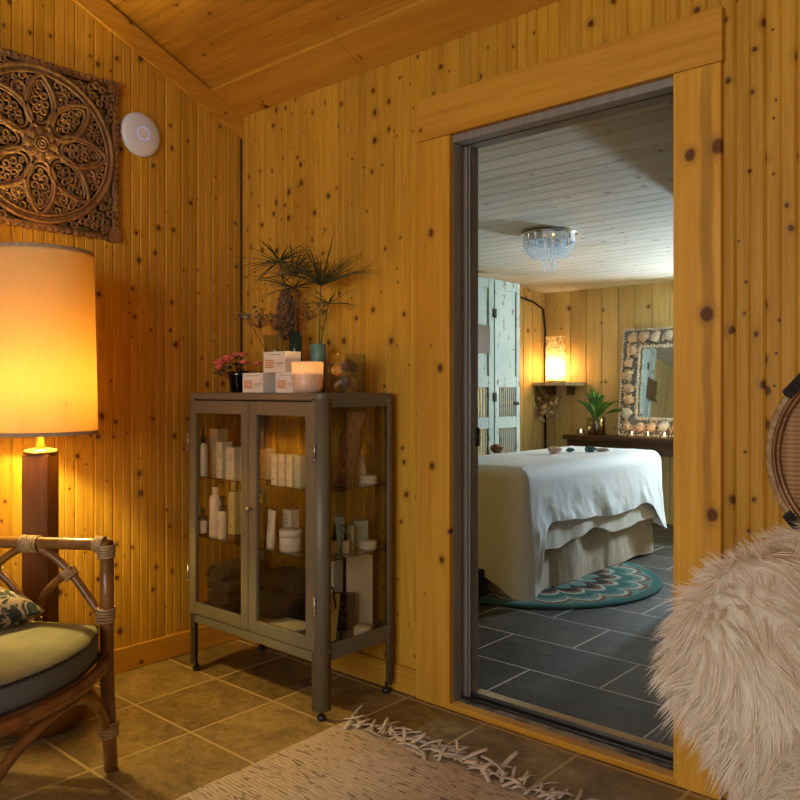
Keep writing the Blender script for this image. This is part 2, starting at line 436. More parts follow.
def rug_round():
    t = NT('mandala_rug'); o = t.xyz(t.obj())
    r = t.mth('SQRT', t.mth('ADD', t.mth('MULTIPLY', o[0], o[0]), t.mth('MULTIPLY', o[1], o[1])))
    a = t.mth('ARCTAN2', o[1], o[0])
    p1 = t.mth('ABSOLUTE', t.mth('SINE', t.mth('MULTIPLY', a, 9.0)))
    p1 = t.mth('POWER', p1, .6)
    s = t.mth('MULTIPLY_ADD', p1, -.085, r)
    nz = t.mth('MULTIPLY', t.mth('SUBTRACT', t.noise(t.obj(), 60, 2), .5), .02)
    s = t.mth('ADD', s, nz)
    T, L, C, Br, Dk = (.05, .145, .135), (.15, .245, .22), (.45, .45, .38), (.19, .10, .06), (.035, .028, .025)
    st = [(0, C), (.06, T), (.13, Br), (.17, C), (.22, L), (.30, Dk), (.36, Br), (.40, C), (.43, T), (.50, L), (.545, C), (.57, Br), (.60, L), (.655, T), (.70, C), (.72, Dk)]
    col = t.ramp(t.mth('DIVIDE', s, .95), [(p / .95, c) for p, c in st], True)
    edge = t.mr(r, .685, .695)
    col = t.mix(edge, col, t.mix(t.noise(t.obj(), 80, 2), (.03, .12, .115), (.06, .16, .15)))
    f2 = t.mr(t.noise(t.obj(), 45, 3), .5, .62)
    col = t.mix(t.mth('MULTIPLY', f2, .45), col, (.09, .14, .13))
    t.princ(Base_Color=col, Roughness=1.0, Specular_IOR_Level=.1, Normal=t.bump(t.noise(t.obj(), 220, 2), .6, .006)); return t.m
M['mandala'] = rug_round()

def rag_mat():
    t = NT('rag_rug'); o = t.xyz(t.obj()); v = t.obj()
    yn = t.mth('MULTIPLY_ADD', t.noise(v, 9, 2), .03, o[1])
    rows = t.mth('SINE', t.mth('MULTIPLY', yn, 2 * pi / .013))
    cell = t.n('TexVoronoi', {'voronoi_dimensions': '2D'}, Vector=t.comb(t.mth('MULTIPLY', o[0], 46), t.mth('MULTIPLY', o[1], 150), 0.0), Scale=1.0)
    cr = t.xyz(cell.outputs['Color'])[0]
    col = t.ramp(cr, [(0, (.58, .48, .36)), (.5, (.52, .42, .31)), (.88, (.45, .36, .265)), (.95, (.24, .185, .135))])
    h = t.mth('MULTIPLY_ADD', rows, .5, t.noise(v, 160, 2))
    col = t.mix(t.mr(rows, -1.0, -.3, .3, 0.0), col, (.30, .235, .165))
    t.princ(Base_Color=col, Roughness=.95, Specular_IOR_Level=.1, Normal=t.bump(h, .35, .004)); return t.m
M['rag'] = rag_mat()
M['rag_strip'] = pm('rag_strip', (.66, .56, .44), (.50, .41, .31), .95, 0, 30, .4, 200)

def blue_paint():
    t = NT('worn_blue_paint'); v = t.obj()
    n = t.noise(t.n('Mapping', i0=v, Scale=(1, 1, .45)).outputs[0], 16, 8, .7)
    c = t.mix(t.mr(t.noise(v, 3, 3), .35, .65), (.36, .44, .42), (.46, .52, .48))
    c = t.mix(t.mr(n, .565, .64), c, (.20, .13, .08))
    t.princ(Base_Color=c, Roughness=.65, Normal=t.bump(n, .3, .004)); return t.m
M['blue_paint'] = blue_paint()

def seat_mat():
    t = NT('seat_band'); v = t.obj()
    r = t.mth('SINE', t.mth('MULTIPLY', t.xyz(v)[2], 900))
    x = t.mth('SINE', t.mth('MULTIPLY', t.mth('ADD', t.xyz(v)[0], t.xyz(v)[1]), 700))
    k = t.mth('MULTIPLY_ADD', r, .25, t.mth('MULTIPLY', x, .25))
    c = t.mix(t.mth('ADD', k, .5), (.085, .10, .11), (.17, .19, .20))
    t.princ(Base_Color=c, Roughness=.9, Normal=t.bump(k, .3, .003)); return t.m
M['seat_band'] = seat_mat()
M['seat_top'] = pm('seat_top', (.30, .29, .17), (.26, .25, .145), .85, 0, 12, .15, 500)
def pillow_mat():
    t = NT('pillow_print'); v = t.obj()
    n = t.noise(v, 16, 3, .5, 1.5)
    c = t.ramp(n, [(0, (.02, .03, .04)), (.47, (.03, .045, .055)), (.5, (.5, .42, .34)), (.58, (.42, .3, .22)), (.62, (.05, .06, .06))])
    t.princ(Base_Color=c, Roughness=.9); return t.m
M['pillow'] = pillow_mat()
def hoop_mat():
    t = NT('woven_cane'); v = t.obj(); o = t.xyz(v)
    a = t.mth('SINE', t.mth('MULTIPLY_ADD', t.noise(v, 8, 2), 6.0, t.mth('MULTIPLY', o[1], 520)))
    b = t.mth('SINE', t.mth('MULTIPLY', o[0], 190))
    k = t.mth('MULTIPLY_ADD', a, .3, t.mth('MULTIPLY_ADD', b, .2, .5))
    c = t.mix(k, (.24, .12, .045), (.46, .27, .11))
    t.princ(Base_Color=c, Roughness=.6, Normal=t.bump(k, .6, .004)); return t.m
M['woven'] = hoop_mat()

# ------------------------------------------------------------------ room shell
RISE = .43                                   # slope of the ceiling over the main room
def zc(y): return 2.41 - RISE * y            # main room ceiling height
def zi(y): return 2.20 - .035 * (y - .15)    # treatment room ceiling height
PITCH = .079
def profile(a0, a1, pitch, bead=True, g=.0052, dep=.0065):
    """(across, depth) points of tongue-and-groove boards between a0 and a1"""
    pts = [(a0, 0.0)]
    k = math.floor(a0 / pitch)
    while True:
        s = k * pitch
        if s > a1 + pitch: break
        for p, d in ((s - g, 0), (s, -dep), (s + g, 0)) + (((s + pitch / 2 - g * .7, 0), (s + pitch / 2, -dep * .6), (s + pitch / 2 + g * .7, 0)) if bead else ()):
            if a0 + 1e-4 < p < a1 - 1e-4: pts.append((p, d))
        k += 1
    pts.append((a1, 0.0)); return pts
def boards(b, pts, f0, f1):
    """strip of quads: f0/f1 map (across, depth) to the two ends"""
    vs = []
    for a, d in pts: vs += [f0(a, d), f1(a, d)]
    b.add(vs, [(2 * i, 2 * i + 2, 2 * i + 3, 2 * i + 1) for i in range(len(pts) - 1)])
X1 = 4.3; YB = -4.3
DX0, DX1, DH, WT = 1.232, 2.047, 2.05, .145   # doorway
b = B()
boards(b, profile(0, 1.15, PITCH), lambda a, d: (a, -d, 0), lambda a, d: (a, -d, 2.43))
boards(b, profile(1.15, 2.1, PITCH), lambda a, d: (a, -d, 2.12), lambda a, d: (a, -d, 2.43))
boards(b, profile(2.1, X1, PITCH), lambda a, d: (a, -d, 0), lambda a, d: (a, -d, 2.43))
struct(b.build('wall_back', M['pine_w']))
b = B()
b.box(-1.1, .012, 0, DX0 - .02, WT, 2.6).box(DX1 + .02, .012, 0, X1, WT, 2.6).box(DX0 - .02, .012, DH + .015, DX1 + .02, WT, 2.6)
struct(b.build('wall_partition', M['pine_w']))
b = B()
boards(b, profile(YB, 0, PITCH), lambda a, d: (d, a, 0), lambda a, d: (d, a, zc(a) + .02))
b.box(-.1, YB, 0, -.006, 0, 4.4)
struct(b.build('wall_left', M['pine_l']))
b = B().box(X1, YB, 0, X1 + .08, .1, 4.4)
struct(b.build('wall_right', M['pine_l']))
# back wall behind the viewer with its wide window opening
b = B().box(0, YB - .08, 0, X1, YB, .9).box(0, YB - .08, 2.3, X1, YB, 4.4).box(0, YB - .08, .9, 1.2, YB, 2.3).box(3.9, YB - .08, .9, X1, YB, 2.3)
struct(b.build('wall_front', M['pine_w']))
struct(B().box(-.02, YB, -.06, X1, .0, 0).build('floor', M['tile']))
struct(B().box(-1.0, .0, -.06, 2.8, 4.4, -.0005).build('floor_far', M['slate']))
# main ceiling (boards run along x), with seams
b = B()
n = 44; w_ = .105; rows = [(-(i) * w_, 0) for i in range(n)]
pts = []
for i in range(42):
    y = -i * w_
    pts += [(y - .003, 0), (y - w_ / 2 + .002, 0), (y - w_ / 2, .003), (y - w_ / 2 - .002, 0), (y - w_ + .003, 0), (y - w_, .005)]
boards(b, [(0.0, 0)] + pts, lambda a, d: (-.05, a, zc(a) + d), lambda a, d: (X1 + .05, a, zc(a) + d))
struct(b.build('ceiling', M['pine_ceil']))
# trim: flat frieze boards on the ceiling along the back wall, raking board on the left wall
def slab(y0, y1, x0, x1, t=.014):
    bb = B(); vs = []
    for x in (x0, x1):
        for y, dz in ((y0, -.001), (y1, -.001), (y1, -t), (y0, -t)): vs.append((x, y, zc(y) + dz))
    return bb.add(vs, [(0, 1, 2, 3), (7, 6, 5, 4), (0, 4, 5, 1), (1, 5, 6, 2), (2, 6, 7, 3), (3, 7, 4, 0)])
struct(slab(-.17, -.0, .0, .80).build('trim_1', M['pine_trim_x'], bevel=.002))
struct(slab(-.17, -.0, .803, X1).build('trim_2', M['pine_trim_x'], bevel=.002))
b = B(); vs = []
for x in (.001, .018):
    for y, dz in ((0, -.015), (YB, -.015), (YB, -.115), (0, -.115)): vs.append((x, y, zc(y) + dz))
b.add(vs, [(3, 2, 1, 0), (4, 5, 6, 7), (0, 1, 5, 4), (1, 2, 6, 5), (2, 3, 7, 6), (3, 0, 4, 7)])
struct(b.build('trim_3', M['pine_trim_y'], bevel=.003))
struct(B().box(-.006, -.006, .0, .012, .01, 2.42).build('trim_4', M['dark_wood']))
b = B().box(.001, YB, 0, .016, -.001, .098)
struct(b.build('baseboard_left', M['pine_trim_y'], bevel=.004))
struct(B().box(.016, -.016, 0, 1.074, -.001, .098).build('baseboard_back', M['pine_trim_x'], bevel=.004))
struct(B().box(2.2, -.016, 0, X1, -.001, .098).build('baseboard_right', M['pine_trim_x'], bevel=.004))
# doorway: casings, header, grey pocket-door jamb, threshold
struct(B().box(1.076, -.024, 0, 1.232, .001, 2.052).build('trim_5', M['pine_casing_left'], bevel=.003))
struct(B().box(2.047, -.024, 0, 2.182, .001, 2.052).build('trim_6', M['pine_casing_right'], bevel=.003))
struct(B().box(1.084, -.027, 2.053, 2.186, .001, 2.205).build('trim_7', M['pine_trim_x'], bevel=.003))
b = B()
b.box(1.208, .001, 0, 1.232, .05, DH).box(1.208, .05, 0, 1.222, .075, DH).box(1.208, .075, 0, 1.236, .10, DH).box(1.208, .10, 0, 1.230, WT + .012, DH)
b.box(1.236, .086, 0, 1.242, .094, DH)
b.box(1.208, .001, DH - .022, 2.05, .05, DH + .014).box(1.208, .05, DH - .012, 2.05, .075, DH + .014).box(1.208, .075, DH - .016, 2.05, .10, DH + .014).box(1.208, .10, DH - .008, 2.05, WT + .012, DH + .014)
b.box(2.047, .001, 0, 2.07, WT + .012, DH)
dj = struct(b.build('door_1', M['jamb'], bevel=.002))
lp = B().box(1.2305, .135, .93, 1.2335, .16, 1.0).box(1.2335, .14, .955, 1.237, .155, .975)
lp.build('latch_plate', M['black'], dj, bevel=.001)
struct(B().box(DX0 - .02, -.026, 0, DX1 + .01, .018, .022).build('trim_8', M['pine_trim_x'], bevel=.004))
struct(B().box(DX0 - .01, .018, 0, DX1 + .01, .055, .019).build('trim_9', M['sill_worn'], bevel=.002))
b = B().box(DX0 - .01, .055, 0, DX1 + .01, .068, .024).box(DX0 - .01, .068, 0, DX1 + .01, .098, .012).box(DX0 - .01, .098, 0, DX1 + .01, .125, .022)
struct(b.build('trim_10', M['black'], bevel=.002))
struct(B().box(DX0 - .01, .125, 0, DX1 + .01, .185, .014).build('trim_11', M['paper_tan'], bevel=.003))

# treatment room
IY = 4.27; IX = -.95; IX1 = 2.7
b = B()
boards(b, profile(IX, 2.0, .156, False, .005, .012), lambda a, d: (a - .05, IY - d, 0), lambda a, d: (a - .05, IY - d, zi(IY) + .05))
b.box(IX - .1, IY + .014, 0, .62, IY + .3, 2.4).box(1.3, IY + .014, 0, IX1, IY + .3, 2.4).box(.62, IY + .008, 0, 1.3, IY + .3, .9).box(.62, IY + .008, 1.75, 1.3, IY + .3, 2.4)
struct(b.build('wall_far', M['pine_far']))
b = B()
boards(b, profile(WT, IY, .156, False, .005, .012), lambda a, d: (IX + d, a, 0), lambda a, d: (IX + d, a, zi(a) + .03))
b.box(IX - .1, WT, 0, IX - .008, IY, 2.4)
struct(b.build('wall_far_left', M['pine_farleft']))
struct(B().box(IX1, WT, 0, IX1 + .1, IY + .3, 2.4).build('wall_far_right', M['pine_farleft']))
b = B(); pts = [(WT - .05, 0.0)]
i = 0; y = .236
while y < IY + .1:
    pts += [(y - .003, 0), (y, .004), (y + .003, 0)]
    y += .118
boards(b, list(reversed(pts)), lambda a, d: (IX - .1, a, zi(a) + d), lambda a, d: (IX1 + .1, a, zi(a) + d))
vs = [(IX - .1, WT, 2.3), (IX1 + .1, WT, 2.3), (IX1 + .1, IY + .3, 2.25), (IX - .1, IY + .3, 2.25)]
b.add(vs, [(0, 1, 2, 3)])
struct(b.build('ceiling_far', M['white_ceil']))
# window of the treatment room, in its deep reveal, beyond the casing
wf = B()
for x0, z0, x1, z1 in ((.62, .9, .66, 1.75), (1.26, .9, 1.30, 1.75), (.66, .9, 1.26, .94), (.66, 1.71, 1.26, 1.75)):
    wf.box(x0, IY + .2, z0, x1, IY + .25, z1)
wfo = struct(wf.build('window_1', M['white_glaze'], bevel=.003))
B().box(.66, IY + .22, .94, 1.26, IY + .225, 1.71).build('window_pane', M['pane'], wfo)
struct(B().box(1.30, 2.2, 0, 1.36, IY, 2.3).build('wall_light_blocker', M['pine_farleft']))  # unseen partition added to block window light from the right part of the ceiling

# ------------------------------------------------------------------ carved panel on the left wall
t = thing('carved_wall_panel', 'square brown carved wooden mandala panel hung on the pine wall above the lamp', 'wall art', (.0, -.935, 2.052))
S = .32
def P2(u, v, n): return (n, u, v)                      # panel plane: u to the right, v up, n out of the wall
b = B().box(.004, -S + .015, -S + .015, .008, S - .015, S - .015)
b.build('mirror_backing', M['mirror_dark'], t)
def curl(b, u, v, a, s, n=.021, r=.0052, turns=1.25):
    pts = []
    for i in range(13):
        q = i / 12; rr = s * (1 - .72 * q); th = a + q * turns * 2 * pi
        pts.append(P2(u + rr * cos(th), v + rr * sin(th), n + .003 * sin(3 * q)))
    b.tube(pts, [r * (1.15 - .5 * i / 12) for i in range(13)], 6)
def loop(b, pts2, r, n=.02, closed=True, k=6):
    b.tube([P2(u, v, n) for u, v in pts2], r, k, closed)
# rim: scalloped outer border with a solid block in each corner
rim = B()
for q in range(4):
    ca, sa = cos(q * pi / 2), sin(q * pi / 2)
    Mq = Matrix(((1, 0, 0), (0, ca, -sa), (0, sa, ca))).to_4x4()
    for i in range(22):
        u = -S + .055 + i * (2 * S - .11) / 21
        c = Mq @ Vector((.014, u, S - .013))
        rim.ell(c, (.012, .017, .011), 8, 6, Mq.to_3x3() @ Matrix.Rotation(.5 * (-1) ** i, 3, 'X'), jit=.25)
    pts = [Mq @ Vector((.014, u, S - .022)) for u in (-S + .02, 0, S - .02)]
    rim.tube(pts, .011, 6)
    c0 = Mq @ Vector((0, S, S)); c1 = Mq @ Vector((.024, S - .05, S - .05))
    rim.box(*[min(a, c) for a, c in zip(c0, c1)], *[max(a, c) for a, c in zip(c0, c1)])
rim.build('border', M['carved'], t)
for q in range(4):
    b = B(); ca, sa = cos(q * pi / 2 + pi / 4), sin(q * pi / 2 + pi / 4)
    done = []
    for i in range(500):
        u = rnd.uniform(.06, S - .04); v = rnd.uniform(.06, S - .04)
        if sqrt(u * u + v * v) < .305 or any((u - x) ** 2 + (v - y) ** 2 < .024 ** 2 for x, y in done): continue
        if u > S - .055 and v > S - .055: continue
        done.append((u, v))
    s1 = 1 if q in (0, 3) else -1; s2 = 1 if q in (0, 1) else -1
    for u, v in done: curl(b, u * s1, v * s2, rnd.uniform(0, 6.3), .0165)
    b.build('corner_scrollwork', M['carved'], t)
b = B()
for r, w, n in ((.285, .009, .024), (.262, .006, .026), (.274, .008, .018)):
    loop(b, [(r * cos(2 * pi * i / 72), r * sin(2 * pi * i / 72)) for i in range(72)], w, n)
b.build('ring', M['carved'], t)
for k in range(8):
    a0 = k * pi / 4 + pi / 8 * 0
    R2 = lambda u, v: (u * cos(a0) - v * sin(a0), u * sin(a0) + v * cos(a0))
    b = B()
    for sc, w in ((1.0, .0085), (.8, .0055)):
        pts = []
        for i in range(28):
            th = 2 * pi * i / 28
            uu = .158 + sc * .1 * cos(th); vv = sc * .056 * sin(th) * (1 - .25 * cos(th)) * abs(sin(th)) ** .25
            pts.append(R2(uu, vv))
        loop(b, pts, w, .024 if sc == 1 else .021)
    for (uu, vv, s) in ((.125, .014, .016), (.125, -.014, .016), (.155, .020, .018), (.155, -.020, .018), (.185, .015, .016), (.185, -.015, .016), (.212, 0, .013), (.098, 0, .011), (.155, 0, .012)):
        q = R2(uu, vv); curl(b, q[0], q[1], a0 + rnd.uniform(-1, 1), s, .018, .0048)
    b.build('carved_petal', M['carved'], t)
    b = B(); a1 = a0 + pi / 8
    R3 = lambda u, v: (u * cos(a1) - v * sin(a1), u * sin(a1) + v * cos(a1))
    q = R3(.205, 0)
    loop(b, [(q[0] + .024 * cos(x * pi / 8), q[1] + .024 * sin(x * pi / 8)) for x in range(16)], .006, .02)
    b.ell(P2(q[0], q[1], .02), (.009, .01, .01), 8, 6)
    for x in range(6): b.ell(P2(q[0] + .014 * cos(x), q[1] + .014 * sin(x), .018), (.006, .007, .007), 6, 5)
    for uu, vv, s in ((.243, .03, .017), (.243, -.03, .017), (.244, 0, .012), (.17, 0, .012), (.235, .058, .012), (.235, -.058, .012), (.215, .045, .012), (.215, -.045, .012)):
        p = R3(uu, vv); curl(b, p[0], p[1], a1 + rnd.uniform(-2, 2), s, .018, .0048)
    b.build('rosette', M['carved'], t)
b = B()
b.lathe([(.066, .016), (.062, .026), (.03, .030), (0, .031)], 32, M=Matrix.Rotation(pi / 2, 3, 'Y'))
for k in range(8):
    a = 2 * pi * k / 8
    b.ell(P2(.044 * cos(a), .044 * sin(a), .026), (.010, .026, .020), 10, 6, Matrix.Rotation(a, 3, 'X'))
for rr in (.026, .014):
    b.tube([P2(rr * cos(i * pi / 10), rr * sin(i * pi / 10), .036) for i in range(20)], .0042, 6, True)
b.ell(P2(0, 0, .032), (.009, .010, .010), 10, 6)
b.build('center_flower', M['carved'], t)

# ------------------------------------------------------------------ wireless access point
t = thing('wireless_access_point', 'white round ceiling-style disc device on the pine wall right of the carved panel', 'access point', (-.003, -.514, 2.193), rot=(0, pi / 2, 0))
B().lathe([(.086, 0), (.0905, .004), (.0905, .009), (.087, .016), (.072, .024), (.045, .029), (.02, .031), (0, .0312)], 48).build('housing', M['white_plastic'], t)
b = B()
b.tube([(.027 * cos(i * pi / 18), .027 * sin(i * pi / 18), .0305) for i in range(36)], .0011, 6, True)
lo = b.build('light_ring', M['led'], t); lo['label'] = 'faint glowing blue ring'

# ------------------------------------------------------------------ table lamp on its own post (floor lamp)
LX, LY = .28, -1.05
t = thing('floor_lamp', 'floor lamp with tall cream drum shade glowing warm and dark square wooden post', 'lamp', (LX, LY, 0))
B().lathe([(0, 0), (.10, 0), (.135, .02), (.158, .07), (.16, .11), (.145, .155), (.10, .19), (.065, .205), (.05, .21), (0, .21)], 40).build('base', M['lamp_wood'], t)
B().box(-.044, -.044, .2, .044, .044, .925).build('post', M['lamp_wood'], t, rot=(0, 0, radians(41)), bevel=.004)
B().lathe([(.0, .925), (.055, .925), (.058, .931), (.05, .94), (.02, .945), (0, .945)], 24).build('cap', M['brass'], t)
B().lathe([(.016, .944), (.016, 1.06), (.02, 1.065), (.02, 1.1), (0, 1.1)], 20).build('neck', M['brass'], t)
b = B(); prof = [(.182, .995), (.1815, 1.01), (.176, 1.3), (.169, 1.59), (.168, 1.605)]
b.lathe(prof + [(r - .0012, z) for r, z in reversed(prof)] + prof[:1], 64, cap=False)
sh = b.build('lamp_shade', M['shade'], t)
for r, z in ((.1825, .997), (.1688, 1.603)):
    b = B()
    b.lathe([(r + .0015, z - .006), (r + .0015, z + .006), (r - .003, z + .006), (r - .003, z - .006), (r + .0015, z - .006)], 64, cap=False)
    b.build('shade_trim', M['cloth_tan'], sh)
b = B()
for a in range(3):
    b.tube([(.0, 0, 1.1), (.181 * cos(a * 2.094), (.181) * sin(a * 2.094), 1.1)], .0025, 6)
b.build('shade_fitter', M['brass'], t)
B().lathe([(.013, 1.1), (.016, 1.115), (.03, 1.15), (.032, 1.17), (.025, 1.195), (0, 1.205)], 20).build('bulb', M['bulb'], t)

# ------------------------------------------------------------------ rattan armchair (faces the doorway, only its left half is in the picture)
def yaw(v): return atan2(v[1], v[0])
FW = Vector((.87, .5, 0)).normalized()
t = thing('rattan_armchair', 'brown rattan armchair with arched cane-bound frame at the left edge', 'chair', (.736, -1.057, 0), rz=yaw(FW))
# local frame: +x forward, +y to its left; the front left post stands at the origin; width .60, depth .58
W, D = .60, .60
def post(x, y, pts, r=.019): return B().tube(pts, r, 10)
fl = [(.012, .004, 0), (.006, .002, .12), (0, 0, .3), (0, 0, .5), (0, 0, .675)]
fr = [(x, -W - y, z) for x, y, z in fl]
rl = [(-D - .04, .0, 0), (-D, 0, .3), (-D - .03, 0, .65), (-D - .10, -.01, .95)]
rr = [(x, -W - y, z) for x, y, z in rl]
legs = []
for p in (fl, fr, rl, rr): legs.append(B().tube(p, [.0205] * len(p), 10).build('leg', M['rattan'], t))
def wrap(p, ax, r=.024, h=.035, par=None, turns=5):
    ax = Vector(ax).normalized(); u = ax.orthogonal().normalized(); w = ax.cross(u); pts = []
    for i in range(turns * 12 + 1):
        a = 2 * pi * i / 12
        pts.append(Vector(p) + ax * (h * (i / (turns * 12) - .5)) + (u * cos(a) + w * sin(a)) * r)
    return B().tube(pts, .0042, 5).build('cane_binding', M['cane_bind'], par or t)
for side, lg in ((0, legs[0]), (-W, legs[1])):
    arm = [(.012, side, .672), (-.02, side, .676), (-.3, side, .672), (-.55, side, .66), (-D - .03, side, .655)]
    B().tube(arm, .0185, 10).build('armrest', M['rattan'], t)
    wrap((-.002, side, .655), (0, 0, 1), .0235, .04, lg)
    wrap((-.02, side, .675), (1, 0, 0), .0225, .03, lg)
    # crossed arches in the side panel
    c = -.255
    for sg in (1, -1):
        far = c + sg * .245
        B().tube(bez((far - sg * .005, side, .46), (far - sg * .08, side, .545), (c + sg * .12, side, .64), (c - sg * .02, side, .672), 14), .0125, 8).build('side_arch', M['rattan'], t)
        B().tube(bez((c + sg * .015, side, .43), (c + sg * .02, side, .50), (c + sg * .06, side, .545), (c + sg * .145, side, .60), 12), .0125, 8).build('side_arch', M['rattan'], t)
        wrap((c + sg * .13, side, .585), (sg * .6, 0, -.7), .02, .03)
    wrap((c, side, .668), (1, 0, 0), .024, .06, turns=7)
    wrap((-.004, side, .465), (.1, 0, 1), .025, .045)
    wrap((c, side, .43), (1, 0, 0), .018, .045)
    B().tube([(0, side, .335), (-D, side, .335)], .017, 8).build('side_rail', M['rattan'], t)
    for sg in (1, -1):
        e = 0 if sg == 1 else -D
        B().tube(bez((e, side, .12), (e - sg * .02, side, .24), (e - sg * .12, side, .32), (-D / 2, side, .335), 12), .013, 8).build('side_brace', M['rattan'], t)
# bowed front rail with its two braces
fr_pts = [(0, 0, .336), (.04, -.10, .336), (.066, -.22, .336), (.07, -.30, .336), (.066, -.38, .336), (.04, -.50, .336), (0, -W, .336)]
B().tube(fr_pts, .0175, 10).build('front_rail', M['rattan'], t)
for sg in (0, 1):
    m_ = (lambda y: -W - y) if sg else (lambda y: y)
    B().tube(bez((.01, m_(-.0), .10), (.014, m_(-.05), .21), (.05, m_(-.15), .30), (.066, m_(-.30), .318), 14), .0145, 8).build('front_brace', M['rattan'], t)
    wrap((.01, m_(-.006), .125), (0, .05, 1), .026, .045)
B().tube([(-D, 0, .335), (-D, -W, .335)], .017, 8).build('back_rail', M['rattan'], t)
B().tube([(-D - .10, .0, .95), (-D - .11, -W / 2, 1.0), (-D - .10, -W, .95)], .019, 8).build('crest_rail', M['rattan'], t)
for i in range(5):
    y = -.1 - i * .1
    B().tube([(-D, y, .34), (-D - .03, y, .65), (-D - .10, y, .96)], .009, 6).build('back_slat', M['rattan'], t)
b = B().tube([(-.02, -.01, .352), (-.02, -W + .01, .352)], .01, 6)
for i in range(7): b.tube([(-.03 - i * .085, -.005, .347), (-.03 - i * .085, -W + .005, .347)], .008, 6)
b.build('seat_slats', M['rattan'], t)

# seat cushion lies on the chair
cz = .358
t = thing('seat_cushion', 'round-fronted olive seat cushion with blue-grey ribbed sides on the rattan armchair', 'cushion', (.736, -1.057, cz), rz=yaw(FW))
outl = []
for i in range(11):
    q = i / 10; y = -.018 - q * (W - .036); outl.append((-.02 + .085 * sin(pi * q) ** .75, y))
outl += [(-D + .05, -W + .03), (-D + .02, -W + .06), (-D + .02, -.06), (-D + .05, -.03)]
def ring_at(k, z): 
    cx = sum(p[0] for p in outl) / len(outl); cy = sum(p[1] for p in outl) / len(outl)
    return [Vector((cx + (x - cx) * k, cy + (y - cy) * k, z)) for x, y in outl]
def loft(rings, cap0=True, cap1=True):
    n = len(rings[0]); vs = [v for r in rings for v in r]; bb = B()
    fs = [(i * n + k, i * n + (k + 1) % n, (i + 1) * n + (k + 1) % n, (i + 1) * n + k) for i in range(len(rings) - 1) for k in range(n)]
    bb.add(vs, fs, True)
    if cap0: bb.f.append(tuple(reversed(range(n)))); bb.sm.append(True)
    if cap1: bb.f.append(tuple(range((len(rings) - 1) * n, len(rings) * n))); bb.sm.append(True)
    return bb
loft([ring_at(.95, 0), ring_at(1.0, .008), ring_at(1.015, .04), ring_at(1.0, .074)], True, False).build('cushion_side', M['seat_band'], t)
loft([ring_at(1.0, .074), ring_at(.97, .085), ring_at(.85, .095), ring_at(.6, .102), ring_at(.3, .105), ring_at(.05, .106)], False, True).build('cushion_top', M['seat_top'], t)
for z in (.075, .008):
    B().tube(ring_at(1.003, z), .0045, 6, True).build('piping', M['black_rough'], t)
t = thing('throw_pillow', 'dark patterned throw pillow with pale blotches on the olive seat cushion', 'pillow', (.535, -1.385, .512), rot=(radians(-2), radians(4), yaw(FW) - .35))
b = B(); N = 14; vs = []
for sgn in (1, -1):
    for i in range(N + 1):
        for j in range(N + 1):
            u = 2 * i / N - 1; v = 2 * j / N - 1
            e = max(0, (1 - u ** 4)) ** .6 * max(0, (1 - v ** 4)) ** .6
            k = 1 - .06 * (1 - abs(u)) * abs(v) ** 3; k2 = 1 - .06 * (1 - abs(v)) * abs(u) ** 3
            vs.append((.155 * u * k2, .155 * v * k, sgn * .055 * e))
fs = []
n1 = (N + 1) ** 2
for i in range(N):
    for j in range(N):
        a = i * (N + 1) + j
        fs.append((a, a + N + 1, a + N + 2, a + 1)); fs.append((n1 + a, n1 + a + 1, n1 + a + N + 2, n1 + a + N + 1))
b.add(vs, fs, True); b.build('pillow_cover', M['pillow'], t)

# ------------------------------------------------------------------ glass cabinet
CX0, CX1, CY0, CY1 = .19, .98, -.41, -.03
ZB, ZT = .205, 1.13
t = thing('display_cabinet', 'olive grey metal display cabinet with two glass doors standing in the corner', 'cabinet', (0, 0, 0))
cab = t
def L_post(cx, cy, sx, sy, r=.028, w=.052, th=.0025):
    """rounded-corner leg folded from sheet: profile around the outer corner (cx, cy); sx, sy point into the cabinet"""
    prof = [(cx + sx * w, cy)]
    for i in range(7):
        a = pi / 2 * i / 6
        prof.append((cx + sx * (r - r * sin(a)), cy + sy * (r - r * cos(a))))
    prof.append((cx, cy + sy * w))
    return prof
def sheet(prof, z0, z1, taper=None):
    bb = B(); vs = []
    k = len(prof)
    for x, y in prof: vs += [(x, y, z0), (x, y, z1)]
    bb.add(vs, [(2 * i, 2 * i + 2, 2 * i + 3, 2 * i + 1) for i in range(k - 1)], True)
    return bb
for cx, cy, sx, sy in ((CX0, CY0, 1, 1), (CX1, CY0, -1, 1), (CX0, CY1, 1, -1), (CX1, CY1, -1, -1)):
    pr_ = L_post(cx, cy, sx, sy, .028, .046)
    bb = sheet(pr_, .035, ZT - .02)
    lg = bb.build('leg', M['cab_metal'], cab, solid=.003)
    B().lathe([(0, 0), (.013, 0), (.016, .004), (.016, .014), (.012, .019), (.005, .02), (.005, .042), (0, .042)], 16, (cx + sx * .024, cy + sy * .024, 0)).build('foot', M['black'], lg)
    for zz in (ZB + .035, ZT - .03):
        B().ell((cx + sx * .036, cy - sy * .001, zz), (.0035, .002, .0035), 8, 6).build('screw', M['steel'], lg)
        B().ell((cx - sx * .001, cy + sy * .036, zz), (.002, .0035, .0035), 8, 6).build('screw', M['steel'], lg)
